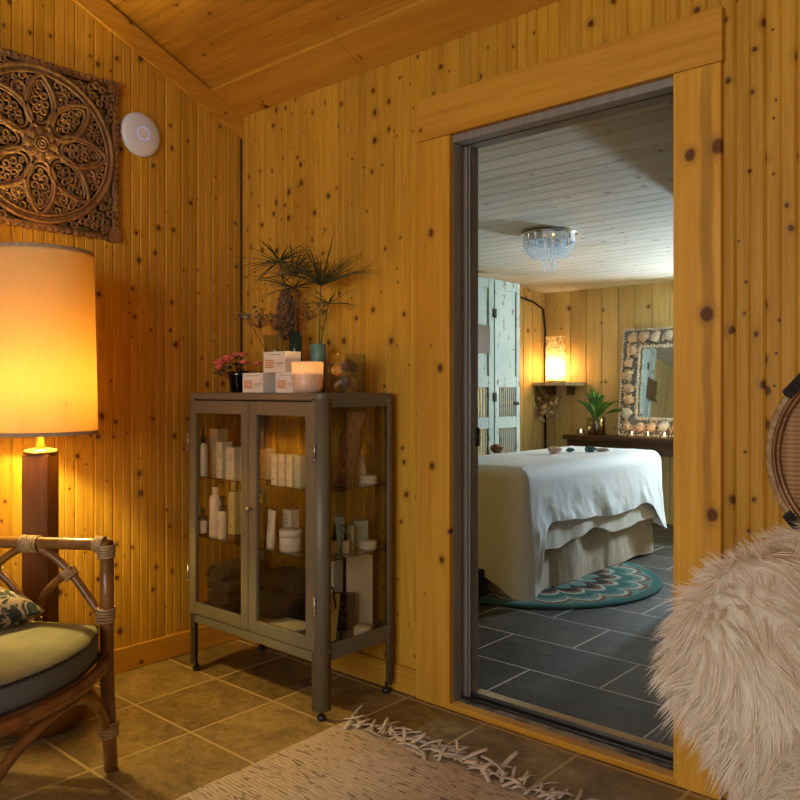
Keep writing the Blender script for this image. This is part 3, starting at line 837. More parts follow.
# top with rounded corners and rolled edge
def rrect(x0, y0, x1, y1, r, n=6):
    pts = []
    for cx, cy, a in ((x1 - r, y1 - r, 0), (x0 + r, y1 - r, 1), (x0 + r, y0 + r, 2), (x1 - r, y0 + r, 3)):
        for i in range(n + 1):
            th = pi / 2 * (a + i / n); pts.append((cx + r * cos(th), cy + r * sin(th)))
    return pts
B().prism(rrect(CX0 - .001, CY0 - .001, CX1 + .001, CY1 + .001, .028), ZT - .028, ZT).build('top', M['cab_metal'], cab, bevel=.006)
B().box(CX0 + .003, CY0 + .003, ZB + .02, CX1 - .003, CY1 - .003, ZB + .03).build('bottom_panel', M['cab_metal'], cab)
for y0 in (CY0, CY1 - .004):
    B().box(CX0 + .025, y0, ZB, CX1 - .025, y0 + .004, ZB + .055 if y0 > CY0 else ZB + .032).build('bottom_rail', M['cab_metal'], cab, bevel=.001)
for x0 in (CX0, CX1 - .004):
    B().box(x0, CY0 + .025, ZB, x0 + .004, CY1 - .025, ZB + .058).build('bottom_rail', M['cab_metal'], cab, bevel=.001)
    B().box(x0, CY0 + .025, ZT - .05, x0 + .004, CY1 - .025, ZT - .02).build('top_rail', M['cab_metal'], cab, bevel=.001)
B().box(CX0 + .025, CY1 - .004, ZT - .05, CX1 - .025, CY1, ZT - .02).build('top_rail', M['cab_metal'], cab)
for x0 in (CX0 + .006, CX1 - .009):
    B().box(x0, CY0 + .035, ZB + .03, x0 + .003, CY1 - .035, ZT - .03).build('side_pane', M['pane'], cab)
B().box(CX0 + .02, CY1 - .009, ZB + .03, CX1 - .02, CY1 - .006, ZT - .03).build('back_pane', M['pane'], cab)
SH1, SH2 = .79, .548
for z in (SH1, SH2):
    B().box(CX0 + .012, CY0 + .028, z - .005, CX1 - .012, CY1 - .014, z).build('glass_shelf', M['shelf_glass'], cab)
dm = (CX0 + CX1) / 2
for i, (x0, x1) in enumerate(((CX0 + .012, dm - .002), (dm + .002, CX1 - .03))):
    z0, z1 = ZB + .035, ZT - .032; fw = .042 if i == 0 else .046
    bb = B()
    y0, y1 = CY0 - .004, CY0 + .014
    bb.box(x0, y0, z0, x0 + fw, y1, z1).box(x1 - fw, y0, z0, x1, y1, z1).box(x0 + fw, y0, z0, x1 - fw, y1, z0 + .045).box(x0 + fw, y0, z1 - .05, x1 - fw, y1, z1)
    d = bb.build('door', M['cab_metal'], cab, bevel=.002)
    B().box(x0 + fw - .004, CY0 + .004, z0 + .04, x1 - fw + .004, CY0 + .007, z1 - .045).build('door_pane', M['pane'], d)
    hx = x0 - .004 if i == 0 else x1 + .004
    for hz in (.40, .93):
        hb = B().tube([(hx, CY0 - .006, hz - .028), (hx, CY0 - .006, hz + .028)], .005, 8)
        hb.ell((hx, CY0 - .006, hz - .03), (.006, .006, .004), 8, 6).ell((hx, CY0 - .006, hz + .03), (.006, .006, .004), 8, 6)
        hb.build('hinge', M['steel'], d)
    if i == 1:
        kx, kz = x0 + .02, .70
        B().lathe([(.004, 0), (.004, .012), (.010, .016), (.011, .022), (.008, .027), (0, .028)], 16, (kx, y0, kz), Matrix.Rotation(pi / 2, 3, 'X')).build('knob', M['steel'], d)

# ------------------------------------------------------------------ things in the cabinet
def carton(label, x, y, z, w, d, h, m, rz=0, pr='grey_print', group=None, name='product_box', cat='box', kind=0, tilt=0):
    b = B().box(-w / 2, -d / 2, 0, w / 2, d / 2, h); f = -d / 2 - .0004
    b.use(M[pr])
    if kind == 0:
        for i in range(3):
            zz = h * (.72 - .07 * i); b.box(-w * .3, f, zz, w * (.28 - .12 * (i == 1)), f + .0006, zz + h * .02)
        b.box(-w * .3, f, h * .16, w * .05, f + .0006, h * .19)
    else:   # low soap carton: orange emblem and fine lettering on the face
        for j in range(7): b.box(w * .06 + j * w * .055, f, h * .40, w * .06 + j * w * .055 + w * .035, f + .0006, h * .47)
        for j in range(5): b.box(w * .08 + j * w * .055, f, h * .30, w * .08 + j * w * .055 + w * .03, f + .0006, h * .34)
        for j in range(10): b.box(-w * .3 + j * w * .06, f, h * .84, -w * .3 + j * w * .06 + w * .04, f + .0006, h * .88)
        b.use(M['orange_print']).box(-w * .42, f, h * .22, -w * .02, f + .0006, h * .62)
        b.use(M['paper_white'])
        for i in range(3):
            for j in range(5):
                b.box(-w * .39 + j * w * .072, f - .0004, h * (.29 + .11 * i), -w * .39 + j * w * .072 + w * .045, f + .0006, h * (.29 + .11 * i) + h * .05)
    o = b.build(name, M[m], None, (x, y, z), (tilt, 0, rz))
    return tag(o, label, cat, group)
def bottle(label, x, y, z, r, h, m, capm, caph, style='dropper', band=None, rz=-.7):
    t = thing('product_bottle', label, 'bottle', (x, y, z), rz=rz)
    hb = h - caph
    sh_ = hb * .84
    body = B().lathe([(0, 0), (r * .92, 0), (r, .004), (r, sh_), (r * .9, sh_ + (hb - sh_) * .45), (r * .45, hb - .004), (r * .42, hb)], 24)
    if not band:   # fine print facing the doors
        body.use(M['grey_print'])
        for i in range(4):
            zz = sh_ * (.75 - i * .08); vs = []
            for k in range(7):
                a = pi + .35 + (k / 6) * (1.3 - .25 * (i % 2)); vs += [((r + .0005) * cos(a + .9), (r + .0005) * sin(a + .9), zz), ((r + .0005) * cos(a + .9), (r + .0005) * sin(a + .9), zz + .0035)]
            body.add(vs, [(2 * k, 2 * k + 2, 2 * k + 3, 2 * k + 1) for k in range(6)], True)
    body.build('bottle_body', M[m], t)
    if style == 'dropper':
        c = B().lathe([(r * .55, hb - .002), (r * .55, hb + caph * .35), (r * .3, hb + caph * .4), (r * .32, hb + caph * .8), (r * .15, h), (0, h)], 16)
    elif style == 'pump':
        c = B().lathe([(r * .6, hb - .002), (r * .6, hb + caph * .3), (r * .25, hb + caph * .35), (r * .25, hb + caph * .7), (r * .55, hb + caph * .72), (r * .55, h), (0, h)], 16)
        c.tube([(0, 0, hb + caph * .85), (r * 1.5, 0, hb + caph * .8)], r * .2, 8)
    else:
        c = B().lathe([(r * .5, hb - .002), (r * .5, h - .002), (r * .46, h), (0, h)], 20)
    c.build('cap', M[capm], t)
    if band:
        B().lathe([(r + .0005, hb * .12), (r + .0005, hb * .72)], 24, cap=False).build('paper_label', M[band], t)
    return t
z = SH1
bottle('white dropper bottle with black cap at the left end of the top glass shelf', .230, -.365, z, .0175, .198, 'bottle_white', 'black', .062)
carton('tan carton on dark foot behind the white dropper bottle on the top shelf', .243, -.30, z, .055, .05, .19, 'paper_tan')
carton('pale carton with teal side, left of the wide box on the top shelf', .345, -.345, z, .036, .05, .143, 'paper_pale', 0)
carton('wide pale carton in the front of the left door on the top shelf', .412, -.345, z, .05, .045, .125, 'paper_pale', 0)
carton('tall white carton on a dark tray behind the right door, top shelf', .595, -.33, z + .012, .036, .04, .114, 'paper_white')
tr = thing('carton_tray', 'dark brown tray under the tall white carton on the top shelf', 'tray', (.595, -.33, z))
B().box(-.022, -.026, 0, .022, .026, .004).box(-.022, -.026, .004, -.02, .026, .011).box(.02, -.026, .004, .022, .026, .011).box(-.02, -.026, .004, .02, -.024, .011).build('tray_shell', M['kraft_dark'], tr)
for i, (x, m, l) in enumerate(((.676, 'paper_white', 'first from left of four narrow cartons in a row behind the right door'), (.714, 'paper_white', 'second from left of four narrow cartons in a row behind the right door'),
                              (.752, 'paper_pale', 'third from left of four narrow cartons in a row behind the right door'), (.792, 'paper_teal', 'teal fourth of the narrow cartons, at the right end of the row'))):
    carton(l, x, -.345 + .004 * i, z, .031, .04, .112, m, group='narrow cartons on the top shelf')
t = thing('wood_slab', 'rough brown slab of barked wood leaning inside the top of the cabinet', 'wood slab', (.885, -.215, z + .003), rot=(radians(-4), radians(10), radians(40)))
b = B(); vs = []
for i in range(9):
    zz = i / 8 * .272; w = .036 + .006 * sin(i * 1.7)
    for x, y in ((-w, -.012), (w, -.012), (w + .004, .012), (-w - .003, .012)):
        vs.append((x + .006 * noise.noise((i * .6, x * 20, 3)), y + .004 * noise.noise((i * .8, y * 90, 9)), zz))
b.add(vs, [(3, 2, 1, 0), (32, 33, 34, 35)] + [(4 * i + k, 4 * i + (k + 1) % 4, 4 * i + 4 + (k + 1) % 4, 4 * i + 4 + k) for i in range(8) for k in range(4)])
b.build('slab', M['bark'], t, bevel=.004)
b = B()
for i in range(4): b.box(-.012 + .004 * i, -.0165, .06 + i * .05, -.004 + .003 * i, -.010, .09 + i * .05)
b.build('crack', M['kraft_dark'], t)
t = thing('display_card', 'white triangular card standing behind the wood slab on the top shelf', 'card', (.868, -.125, z), rz=radians(45))
B().prism([(-.042, 0), (.042, 0), (.012, .185), (-.002, .185)], -.002, .002, Matrix.Rotation(pi / 2, 3, 'X')).build('card_sheet', M['paper_white'], t)
def soap(label, x, y, z):
    t = thing('soap_puck', label, 'soap', (x, y, z), group='round white pucks by the side glass')
    B().lathe([(0, 0), (.030, 0), (.034, .004), (.034, .014), (.032, .016), (.034, .018), (.034, .027), (.030, .031), (.012, .0325), (0, .0325)], 32).build('puck', M['white_glaze'], t)
soap('round white puck on the top glass shelf by the side pane', .925, -.12, SH1)
soap('round white puck on the middle glass shelf by the side pane', .925, -.12, SH2)
soap('round white puck on the metal bottom of the cabinet', .925, -.15, ZB + .03)
z = SH2
bottle('small dark bottle with white paper label at the left end of the middle shelf', .228, -.365, z, .018, .115, 'amber_dark', 'black', .03, 'cap', 'paper_white')
bottle('tall white bottle with white screw cap on the middle shelf', .278, -.34, z, .0255, .198, 'bottle_white', 'bottle_white', .025, 'cap')
bottle('white pump bottle with black pump on the middle shelf', .345, -.355, z, .0195, .168, 'bottle_white', 'black', .055, 'pump')
carton('yellow-green carton on brown foot at the right of the left door, middle shelf', .402, -.33, z + .022, .037, .045, .168, 'paper_green')
tr = thing('carton_tray', 'brown stand under the yellow-green carton on the middle shelf', 'tray', (.402, -.33, z))
B().box(-.022, -.026, 0, .022, .026, .021).build('tray_shell', M['kraft_dark'], tr, bevel=.002)
bottle('tan rounded jar standing behind the pump bottle on the middle shelf', .328, -.285, z, .026, .225, 'paper_tan', 'paper_tan', .04, 'cap')
bottle('slim tan bottle at the left edge of the right door, middle shelf', .515, -.30, z, .0185, .185, 'paper_tan', 'bottle_white', .03, 'cap')
t = thing('cream_tube', 'white cosmetic tube standing on its cap, leaning, on the middle shelf', 'tube', (.645, -.355, z), rot=(0, radians(3), 0))
b = B(); vs = []
for i in range(9):
    q = i / 8; zz = .022 + q * .122; rx = .016 + q * .0065; ry = .016 * (1 - q ** 1.5) + .0012
    for k in range(16): vs.append((rx * cos(2 * pi * k / 16), ry * sin(2 * pi * k / 16), zz))
b.add(vs, [(16 * i + k, 16 * i + (k + 1) % 16, 16 * i + 16 + (k + 1) % 16, 16 * i + 16 + k) for i in range(8) for k in range(16)], True)
b.f.append(tuple(range(128, 144))); b.sm.append(False)
b.use(M['grey_print'])
for i in range(4): b.box(-.008, -.0162 + i * .0008, .10 - i * .014, .008 - .003 * (i % 2), -.0152 + i * .0008, .1025 - i * .014)
b.build('tube_body', M['bottle_white'], t)
B().lathe([(0, 0.001), (.0155, .001), (.0155, .022), (0, .022)], 20).build('cap', M['bottle_white'], t)
carton('white carton standing behind the cosmetic tube on the middle shelf', .655, -.265, z, .048, .04, .136, 'paper_white')
t = thing('cream_jar', 'squat white cream jar with a screw lid on the middle shelf', 'jar', (.735, -.335, z))
B().lathe([(0, 0), (.037, 0), (.041, .005), (.041, .05), (.039, .053), (0, .053)], 32).build('jar_body', M['bottle_white'], t)
B().lathe([(.0425, .053), (.0425, .075), (.039, .0795), (.0, .0805)], 32).build('lid', M['white_glaze'], t)
bottle('dark dropper bottle with white label, left one by the side pane, middle shelf', .893, -.262, z, .0135, .108, 'bottle_white', 'black', .06, 'dropper', 'paper_white')
bottle('dark dropper bottle with white label, right one by the side pane, middle shelf', .915, -.228, z, .0135, .108, 'bottle_white', 'black', .06, 'dropper', 'paper_white')
carton('teal carton, tallest and farthest back of the three on the middle shelf', .80, -.15, z, .036, .05, .112, 'paper_teal', radians(50))
carton('pale teal carton in front of the three on the middle shelf', .872, -.18, z, .05, .04, .09, 'paper_teal', radians(50))
carton('teal carton next to the round puck on the middle shelf', .862, -.095, z, .05, .04, .097, 'paper_teal', radians(50))
carton('narrow white carton standing at the right edge of the right door', .82, -.30, z, .03, .03, .15, 'paper_white', 0)
# bottom of the cabinet
z = ZB + .03
def towel(label, x, y, z, w, d, h, rz, m='charcoal_towel', group='charcoal towels stacked behind the left door'):
    t = thing('folded_towel', label, 'towel', (x, y, z), rz=rz, group=group)
    b = B(); n = 18
    # the folded sheet: a flattened roll whose front edge shows the fold
    pts = []
    for k in range(2):
        for i in range(n):
            a = 2 * pi * i / n
            pts.append((d * .5 * (1 - .25 * k) * (abs(cos(a)) ** .5) * (1 if cos(a) >= 0 else -1), h * .5 + h * .5 * (1 - .45 * k) * (abs(sin(a)) ** .7) * (1 if sin(a) >= 0 else -1)))
    ring = pts[:n]
    vs = []
    for j in range(7):
        x_ = -w / 2 + w * j / 6
        for i, (yy, zz) in enumerate(ring):
            kx = 1 + .05 * noise.noise((j * .9, i * .5, x * 30)); vs.append((x_, yy * kx, max(0.0005, zz * kx)))
    fs = [(j * n + i, j * n + (i + 1) % n, (j + 1) * n + (i + 1) % n, (j + 1) * n + i) for j in range(6) for i in range(n)]
    b.add(vs, fs, True); b.f += [tuple(reversed(range(n))), tuple(range(6 * n, 7 * n))]; b.sm += [False, False]
    b.build('towel_roll', M[m], t)
    b = B()
    for s_ in (-1, 1):   # the coil of cloth seen at the end
        sp = []
        for i in range(26):
            a = i * .55; q = 1 - i / 28
            sp.append((s_ * (w / 2 + .002), d * .46 * q * cos(a), h * .5 + h * .44 * q * sin(a)))
        b.tube(sp, h * .045, 5)
    b.build('towel_end', M[m], t)
for i, (h, l) in enumerate(((.052, 'bottom'), (.046, 'second from the bottom'), (.044, 'third from the bottom'))):
    towel('folded charcoal towel, %s of the stack behind the left door' % l, .325 + .006 * (i % 2), -.27, z + (0, .053, .10)[i], .2, .13, h, radians(90 + 4 * i - 4))
towel('rolled charcoal towel on top of the stack behind the left door', .325, -.27, z + .146, .2, .10, .062, radians(90))
towel('thick dark folded towel behind the right door at the left', .56, -.19, z, .20, .2, .11, radians(8), group='dark towels behind the right door')
towel('dark folded towel on top of another behind the right door', .56, -.17, z + .111, .19, .17, .075, radians(2), group='dark towels behind the right door')
towel('rolled tan cloth lying in front of the dark towels', .585, -.335, z + .0, .17, .04, .034, radians(18), 'cloth_tan', None)
t = thing('folded_cloth', 'folded off-white cloth lying flat inside the right door', 'cloth', (.72, -.32, z))
b = B()
for i in range(3): b.prism(rrect(-.085 + .004 * i, -.06, .085, .06 - .003 * i, .015), .013 * i, .013 * i + .012)
b.build('cloth_layers', M['cloth_white'], t, bevel=.005)
t = thing('folded_cloth', 'folded dark blue cloth at the right front corner on the cabinet bottom', 'cloth', (.865, -.335, z))
B().prism(rrect(-.045, -.045, .045, .045, .012), 0, .03).build('cloth_layers', M['cloth_blue'], t, bevel=.01)
t = thing('paper_bag', 'white paper bag with fringed lower edge standing behind the dark towels', 'bag', (.70, -.11, z))
B().box(-.055, -.028, 0, .055, .028, .25).build('bag_body', M['paper_white'], t, bevel=.003)
b = B()
for i in range(16):
    x = -.05 + i * .0067; b.tube([(x, -.03, .112), (x + rnd.uniform(-.003, .003), -.037, .10), (x + rnd.uniform(-.004, .004), -.034, .084)], .0042, 5)
b.build('tassel_trim', M['cloth_white'], t)
t = thing('display_card', 'large white card standing upright at the back of the cabinet bottom', 'card', (.835, -.075, z), rz=radians(20))
B().box(-.055, -.002, 0, .055, .002, .275).build('card_sheet', M['paper_white'], t)
t = thing('black_gift_box', 'black box with pale round emblem in front of the large white card', 'box', (.825, -.15, z), rz=radians(40))
B().box(-.045, -.025, 0, .045, .025, .135).build('box_body', M['black'], t, bevel=.002)
b = B()
b.tube([(.014 * cos(i * pi / 8), -.0256, .09 + .014 * sin(i * pi / 8)) for i in range(16)], .0016, 5, True)
b.tube([(.008 * cos(i * pi / 8), -.0256, .045 + .008 * sin(i * pi / 8)) for i in range(16)], .0014, 5, True)
b.build('emblem', M['grey_print'], t)
t = thing('wire_easel', 'black wire easel holding a white sign at the right front of the cabinet', 'easel', (.91, -.30, z), rz=radians(20))
b = B()
b.tube([(-.03, .03, .004), (-.02, .0, .16), (-.012, -.006, .2), (.002, -.002, .205), (.008, .01, .19)], .0035, 6)
b.tube([(.03, .03, .004), (.01, .01, .16), (.008, .01, .19)], .0035, 6).tube([(-.03, .03, .004), (-.035, -.02, .006), (-.036, -.024, .02)], .0035, 6).tube([(.03, .03, .004), (.03, -.02, .006), (.03, -.024, .02)], .0035, 6)
b.build('wire_frame', M['black'], t)
t2 = thing('easel_sign', 'small white sign plate resting on the black wire easel', 'sign', (.905, -.315, z + .012), rot=(radians(-14), 0, radians(20)))
B().box(-.035, -.002, 0, .035, .002, .165).build('sign_plate', M['paper_pale'], t2)

# ------------------------------------------------------------------ things on top of the cabinet
z = ZT
carton('left soap carton of the two in the bottom row on the cabinet', .478, -.27, z, .128, .075, .077, 'paper_white', kind=1)
carton('white soap carton with orange emblem, half behind the candle on the cabinet', .648, -.245, z, .124, .075, .077, 'paper_white', kind=1)
carton('white soap carton stacked on top of the other two', .592, -.255, z + .0775, .135, .075, .08, 'paper_white', kind=1, rz=radians(-2))
t = thing('jar_candle', 'large lit candle in a white jar glowing on the cabinet top', 'candle', (.805, -.315, z))
prof = [(0, 0), (.042, 0), (.052, .006), (.057, .022), (.058, .112)]
B().lathe(prof + [(r - .003, max(zz, .004)) for r, zz in reversed(prof[1:])] + [(0, .004)], 48).build('jar', M['candle_glass'], t)
wx = B().lathe([(0, .006), (.05, .008), (.0545, .06), (.054, .066), (0, .064)], 32).build('wax', M['candle_glass'], t)
for a in (0, 1): 
    B().tube([(-.015 + .03 * a, 0, .06), (-.015 + .03 * a, 0, .076)], .0012, 5).build('wick', M['black'], wx)
    B().lathe([(0, .074), (.004, .079), (.0045, .084), (.002, .094), (0, .1)], 10, (-.015 + .03 * a, 0, 0)).build('flame', M['flame'], wx)
# glass block vase of shells
t = thing('glass_vase', 'clear square glass vase filled with shells at the right of the cabinet top', 'vase', (.888, -.2, z), rz=radians(0))
b = B(); s_ = .053
for x0, y0, x1, y1 in ((-s_, -s_, s_, -s_ + .005), (-s_, s_ - .005, s_, s_), (-s_, -s_ + .005, -s_ + .005, s_ - .005), (s_ - .005, -s_ + .005, s_, s_ - .005)):
    b.box(x0, y0, 0, x1, y1, .142)
b.box(-s_ + .005, -s_ + .005, 0, s_ - .005, s_ - .005, .008)
b.build('vase_wall', M['vase_glass'], t, bevel=.001)
def shell3(name, label, loc, r, m, rot):
    t = thing(name, label, 'shell', loc, rot=rot, group='shells in the glass vase')
    b = B(); nu, nv = 28, 12; vs = []
    for i in range(nv + 1):
        ph = pi * i / nv
        for k in range(nu):
            th = 2 * pi * k / nu; rb = 1 + .07 * cos(th * 9) * sin(ph)
            vs.append((r[0] * sin(ph) * cos(th) * rb, r[1] * sin(ph) * sin(th) * rb, r[2] * cos(ph)))
    b.add(vs, [(i * nu + k, (i + 1) * nu + k, (i + 1) * nu + (k + 1) % nu, i * nu + (k + 1) % nu) for i in range(nv) for k in range(nu)], True)
    b.build('shell_body', M[m], t)
    B().tube([(0, 0, r[2] * .9), (.002, 0, r[2] * 1.12)], [.004, .002], 6).build('tip', M['shell_purple'], t)
for (dx, dy, dz), r, m, l, ro in (
    ((-.03, -.03, .085), (.03, .028, .022), 'shell_orange', 'ribbed orange shell at upper left inside the square glass vase', (1.2, .2, 0)),
    ((.024, -.025, .10), (.024, .026, .032), 'shell_purple', 'dark purple shell at upper right inside the square glass vase', (.4, .8, 0)),
    ((-.02, -.028, .034), (.033, .022, .014), 'shell', 'tan flat shell at lower left inside the square glass vase', (.3, -.5, 0)),
    ((.035, -.03, .04), (.022, .02, .030), 'shell_purple', 'brown shell at lower right inside the square glass vase', (.2, .3, 0)),
    ((.0, .028, .04), (.034, .026, .028), 'shell', 'tan shell at the back of the square glass vase, low', (.5, .4, 0)),
    ((.012, .03, .097), (.03, .026, .026), 'shell_purple', 'dark shell at the back of the square glass vase, high', (.1, .4, .4))):
    shell3('seashell', l, (.888 + dx * .72, -.2 + dy * .72, z + dz), tuple(q * .8 for q in r), m, ro)
# small dark vase with pink flowers
t = thing('flower_vase', 'small dark green glass vase of pink flowers at the left of the cabinet top', 'vase', (.245, -.2, z))
prof = [(0, 0), (.028, 0), (.034, .004), (.036, .03), (.043, .07), (.05, .088)]
B().lathe(prof + [(r - .003, max(zz, .006)) for r, zz in reversed(prof[1:])] + [(0, .006)], 32).build('vase_wall', M['vase_dark'], t)
fl_l = ('leftmost pink bloom in the dark green vase', 'tall pink bloom second from left in the dark green vase', 'central coral bloom in the dark green vase', 'pink bloom right of the centre in the dark green vase',
        'small pink bloom low on the right of the dark green vase', 'pink bloom at the far right over the vase rim', 'coral bloom low in front of the dark green vase')
for i, (dx, dy, dz, r) in enumerate(((-.085, -.03, .115, .033), (-.045, .02, .145, .028), (-.018, -.04, .128, .034), (.022, .005, .148, .027), (.066, -.02, .116, .025), (.10, .02, .112, .02), (-.05, -.06, .098, .024))):
    t = thing('pink_flower', fl_l[i], 'flower', (.245, -.2, z), group='pink flowers in the dark vase')
    B().tube(bez((dx * .25, dy * .25, .01), (dx * .4, dy * .4, .06), (dx * .8, dy * .8, dz * .75), (dx, dy, dz), 8), .0018, 5).build('stem', M['stem'], t)
    b = B()
    for ring, (nn, tilt, ln) in enumerate(((7, 1.0, 1.0), (6, .6, .85), (4, .25, .6))):
        for k in range(nn):
            a = 2 * pi * k / nn + ring * .5 + i
            Mx = Matrix.Rotation(a, 3, 'Z') @ Matrix.Rotation(tilt + rnd.uniform(-.15, .15), 3, 'Y')
            b.ell(Vector((dx, dy, dz)) + Mx @ Vector((0, 0, r * ln * .55)), (r * .12, r * .36 * ln, r * ln * .6), 8, 6, Mx)
    b.build('bloom', M['petal_pink'], t)
    b = B()
    for k in range(5):
        a = k * 1.3 + i; e = Vector((dx + .038 * cos(a), dy + .038 * sin(a), dz - .022 + rnd.uniform(-.01, .012)))
        b.ribbon([Vector((dx * .8, dy * .8, dz * .75)), (Vector((dx, dy, dz - .02)) + e) / 2, e], (.004, .016, .001), (-sin(a), cos(a), .2))
    b.build('leaf', M['leaf'], t)
# teal candle holder, dark green bottle, dried arrangement and papyrus behind the boxes
t = thing('teal_vase', 'speckled teal ceramic cylinder vase behind the candle on the cabinet', 'vase', (.655, -.125, z))
prof = [(0, 0), (.029, 0), (.031, .003), (.031, .19), (.030, .192)]
B().lathe(prof + [(r - .004, max(zz, .006)) for r, zz in reversed(prof[1:])] + [(0, .006)], 32).build('vase_wall', M['teal_glaze'], t)
t = thing('green_bottle_vase', 'dark green glass vase behind the soap cartons on the cabinet', 'vase', (.518, -.12, z))
prof = [(0, 0), (.026, 0), (.028, .003), (.025, .246), (.024, .248)]
B().lathe(prof + [(r - .004, max(zz, .006)) for r, zz in reversed(prof[1:])] + [(0, .006)], 28).build('vase_wall', M['dark_green'], t)
t = thing('tall_glass_vase', 'tall clear glass vase with dried stems behind the soap cartons', 'vase', (.42, -.13, z))
prof = [(0, 0), (.055, 0), (.058, .004), (.058, .235), (.056, .237)]
B().lathe(prof + [(r - .003, max(zz, .006)) for r, zz in reversed(prof[1:])] + [(0, .006)], 32).build('vase_wall', M['vase_glass'], t)
def papyrus(label, base, top, n, spread, lean, seed, up=.3):
    R_ = random.Random(seed)
    t = thing('papyrus_stem', label, 'plant', base, group='papyrus stems on the cabinet')
    tp = Vector(top) - Vector(base)
    B().tube(bez((0, 0, 0), (tp.x * .05, tp.y * .05, tp.z * .4), (tp.x * .5, tp.y * .5, tp.z * .75), tp, 12), [.0034 - .0012 * i / 12 for i in range(13)], 6).build('stem', M['stem'], t)
    b = B()
    for i in range(n):
        a = 2 * pi * i / n + R_.uniform(-.2, .2); el = R_.uniform(-.25, .95) * up * 2
        d = Vector((cos(a) * cos(el), sin(a) * cos(el) * .62, sin(el))) + Vector(lean); d.normalize()
        L = spread * R_.uniform(.65, 1.08); droop = R_.uniform(.02, .3) * L
        wv = d.cross(Vector((R_.uniform(-1, 1), R_.uniform(-1, 1), R_.uniform(-.3, 1)))).normalized()
        pts = [tp + d * L * q - Vector((0, 0, droop * q * q)) for q in (0, .2, .4, .6, .8, 1.0)]
        # keep the blades off the wall
        pts = [Vector((p.x, min(p.y, -.012 - base[1] + 0.0), p.z)) for p in pts]
        b.tube(pts, [.0018, .0031, .0034, .003, .0021, .0005], 4, flat=.45)
    b.build('leaf_umbel', M['leaf'], t)
papyrus('tall papyrus stem in the dark green vase, leftmost and highest umbel', (.518, -.12, z + .02), (.45, -.15, 1.665), 36, .21, (0, 0, 0), 3, .28)
papyrus('papyrus stem with upright blades in the teal vase, rightmost umbel', (.66, -.125, z + .02), (.70, -.15, 1.545), 44, .27, (.12, 0, .42), 5, .3)
papyrus('short papyrus stem in the dark green vase with an umbel between the two big ones', (.522, -.12, z + .02), (.565, -.17, 1.60), 30, .2, (.15, 0, .1), 8, .3)
papyrus('thin papyrus stem in the dark green vase with low drooping umbel', (.514, -.12, z + .02), (.50, -.11, 1.56), 26, .22, (-.25, 0, -.05), 12, .2)
papyrus('small papyrus stem in the teal vase with a low umbel', (.65, -.12, z + .02), (.69, -.10, 1.48), 14, .13, (0, 0, .1), 15, .25)
def dried(label, base, top, head, seed):
    R_ = random.Random(seed)
    t = thing('dried_flower', label, 'dried flower', base, group='dried flowers in the tall glass vase')
    tp = Vector(top) - Vector(base)
    B().tube(bez((0, 0, 0), (0, 0, tp.z * .5), (tp.x * .7, tp.y * .7, tp.z * .8), tp, 10), .0022, 5).build('stem', M['dry'], t)
    b = B()
    if head == 'cone':
        for i in range(70):
            q = i / 70; a = i * 2.4; rr = .034 * sin(pi * min(1, q * .9 + .08)) ** .6
            c = tp + Vector((rr * cos(a), rr * sin(a), -.09 + q * .2))
            b.ell(c, (.009, .009, .013), 6, 4)
        b.ell(tp + Vector((0, 0, .01)), (.028, .028, .1), 10, 8)
        m = M['dry']
    elif head == 'spray':
        for i in range(26):
            d = Vector((R_.gauss(0, .5), R_.gauss(0, .35), R_.uniform(.05, .9))).normalized() * R_.uniform(.05, .12)
            b.tube([tp, tp + d * .6, tp + d + Vector((0, 0, -.008))], [.0012, .001, .0008], 4)
            b.ell(tp + d, (.006, .006, .005), 6, 4)
        m = M['dry']
    else:
        for i in range(18):
            a = 2 * pi * i / 18; d = Vector((cos(a), sin(a) * .7, R_.uniform(-.1, .5))).normalized() * R_.uniform(.03, .055)
            b.ribbon([tp, tp + d * .5 + Vector((0, 0, .006)), tp + d], (.004, .014, .003), (-sin(a), cos(a), .3))
        b.ell(tp, (.018, .018, .012), 10, 6); m = M['dry_pale']
    b.build('flower_head', m, t)
bz = z + .01
dried('pale papery dried flower leaning far left from the glass vase', (.385, -.13, bz), (.245, -.16, 1.452), 'pale', 1)
dried('large brown dried seed cone standing in the glass vase', (.42, -.12, bz), (.445, -.11, 1.445), 'cone', 2)
dried('brown dried spray left of the seed cone', (.40, -.14, bz), (.325, -.15, 1.40), 'spray', 3)
dried('brown dried spray in front of the seed cone', (.43, -.14, bz), (.47, -.18, 1.38), 'spray', 4)
dried('thin brown dried spray right of the seed cone', (.44, -.12, bz), (.60, -.12, 1.42), 'spray', 6)

# ------------------------------------------------------------------ rag rug with fringe
t = thing('rag_rug', 'pale woven rag rug with shaggy fringe on the brown tiles before the doorway', 'rug', (0, 0, 0))
b = B(); nx, ny = 60, 70; vs = []
for j in range(ny + 1):
    for i in range(nx + 1):
        q = i / nx; y = -.335 - 1.9 * j / ny
        x0 = 1.025 + .03 * j / ny * 1.3 + .006 * noise.noise((0, y * 6, 1)); x = x0 + q * 1.5
        zz = .0075 + .003 * noise.noise((x * 5, y * 5, 2)) + .0014 * noise.noise((x * 40, y * 50, 4))
        if i in (0, nx) or j in (0, ny): zz = .0015
        vs.append((x, y + .006 * noise.noise((x * 9, 5, 1)) * (j < 4), zz))
b.add(vs, [(j * (nx + 1) + i, (j + 1) * (nx + 1) + i, (j + 1) * (nx + 1) + i + 1, j * (nx + 1) + i + 1) for j in range(ny) for i in range(nx)], True)
b.build('rug_weave', M['rag'], t)
R_ = random.Random(11)
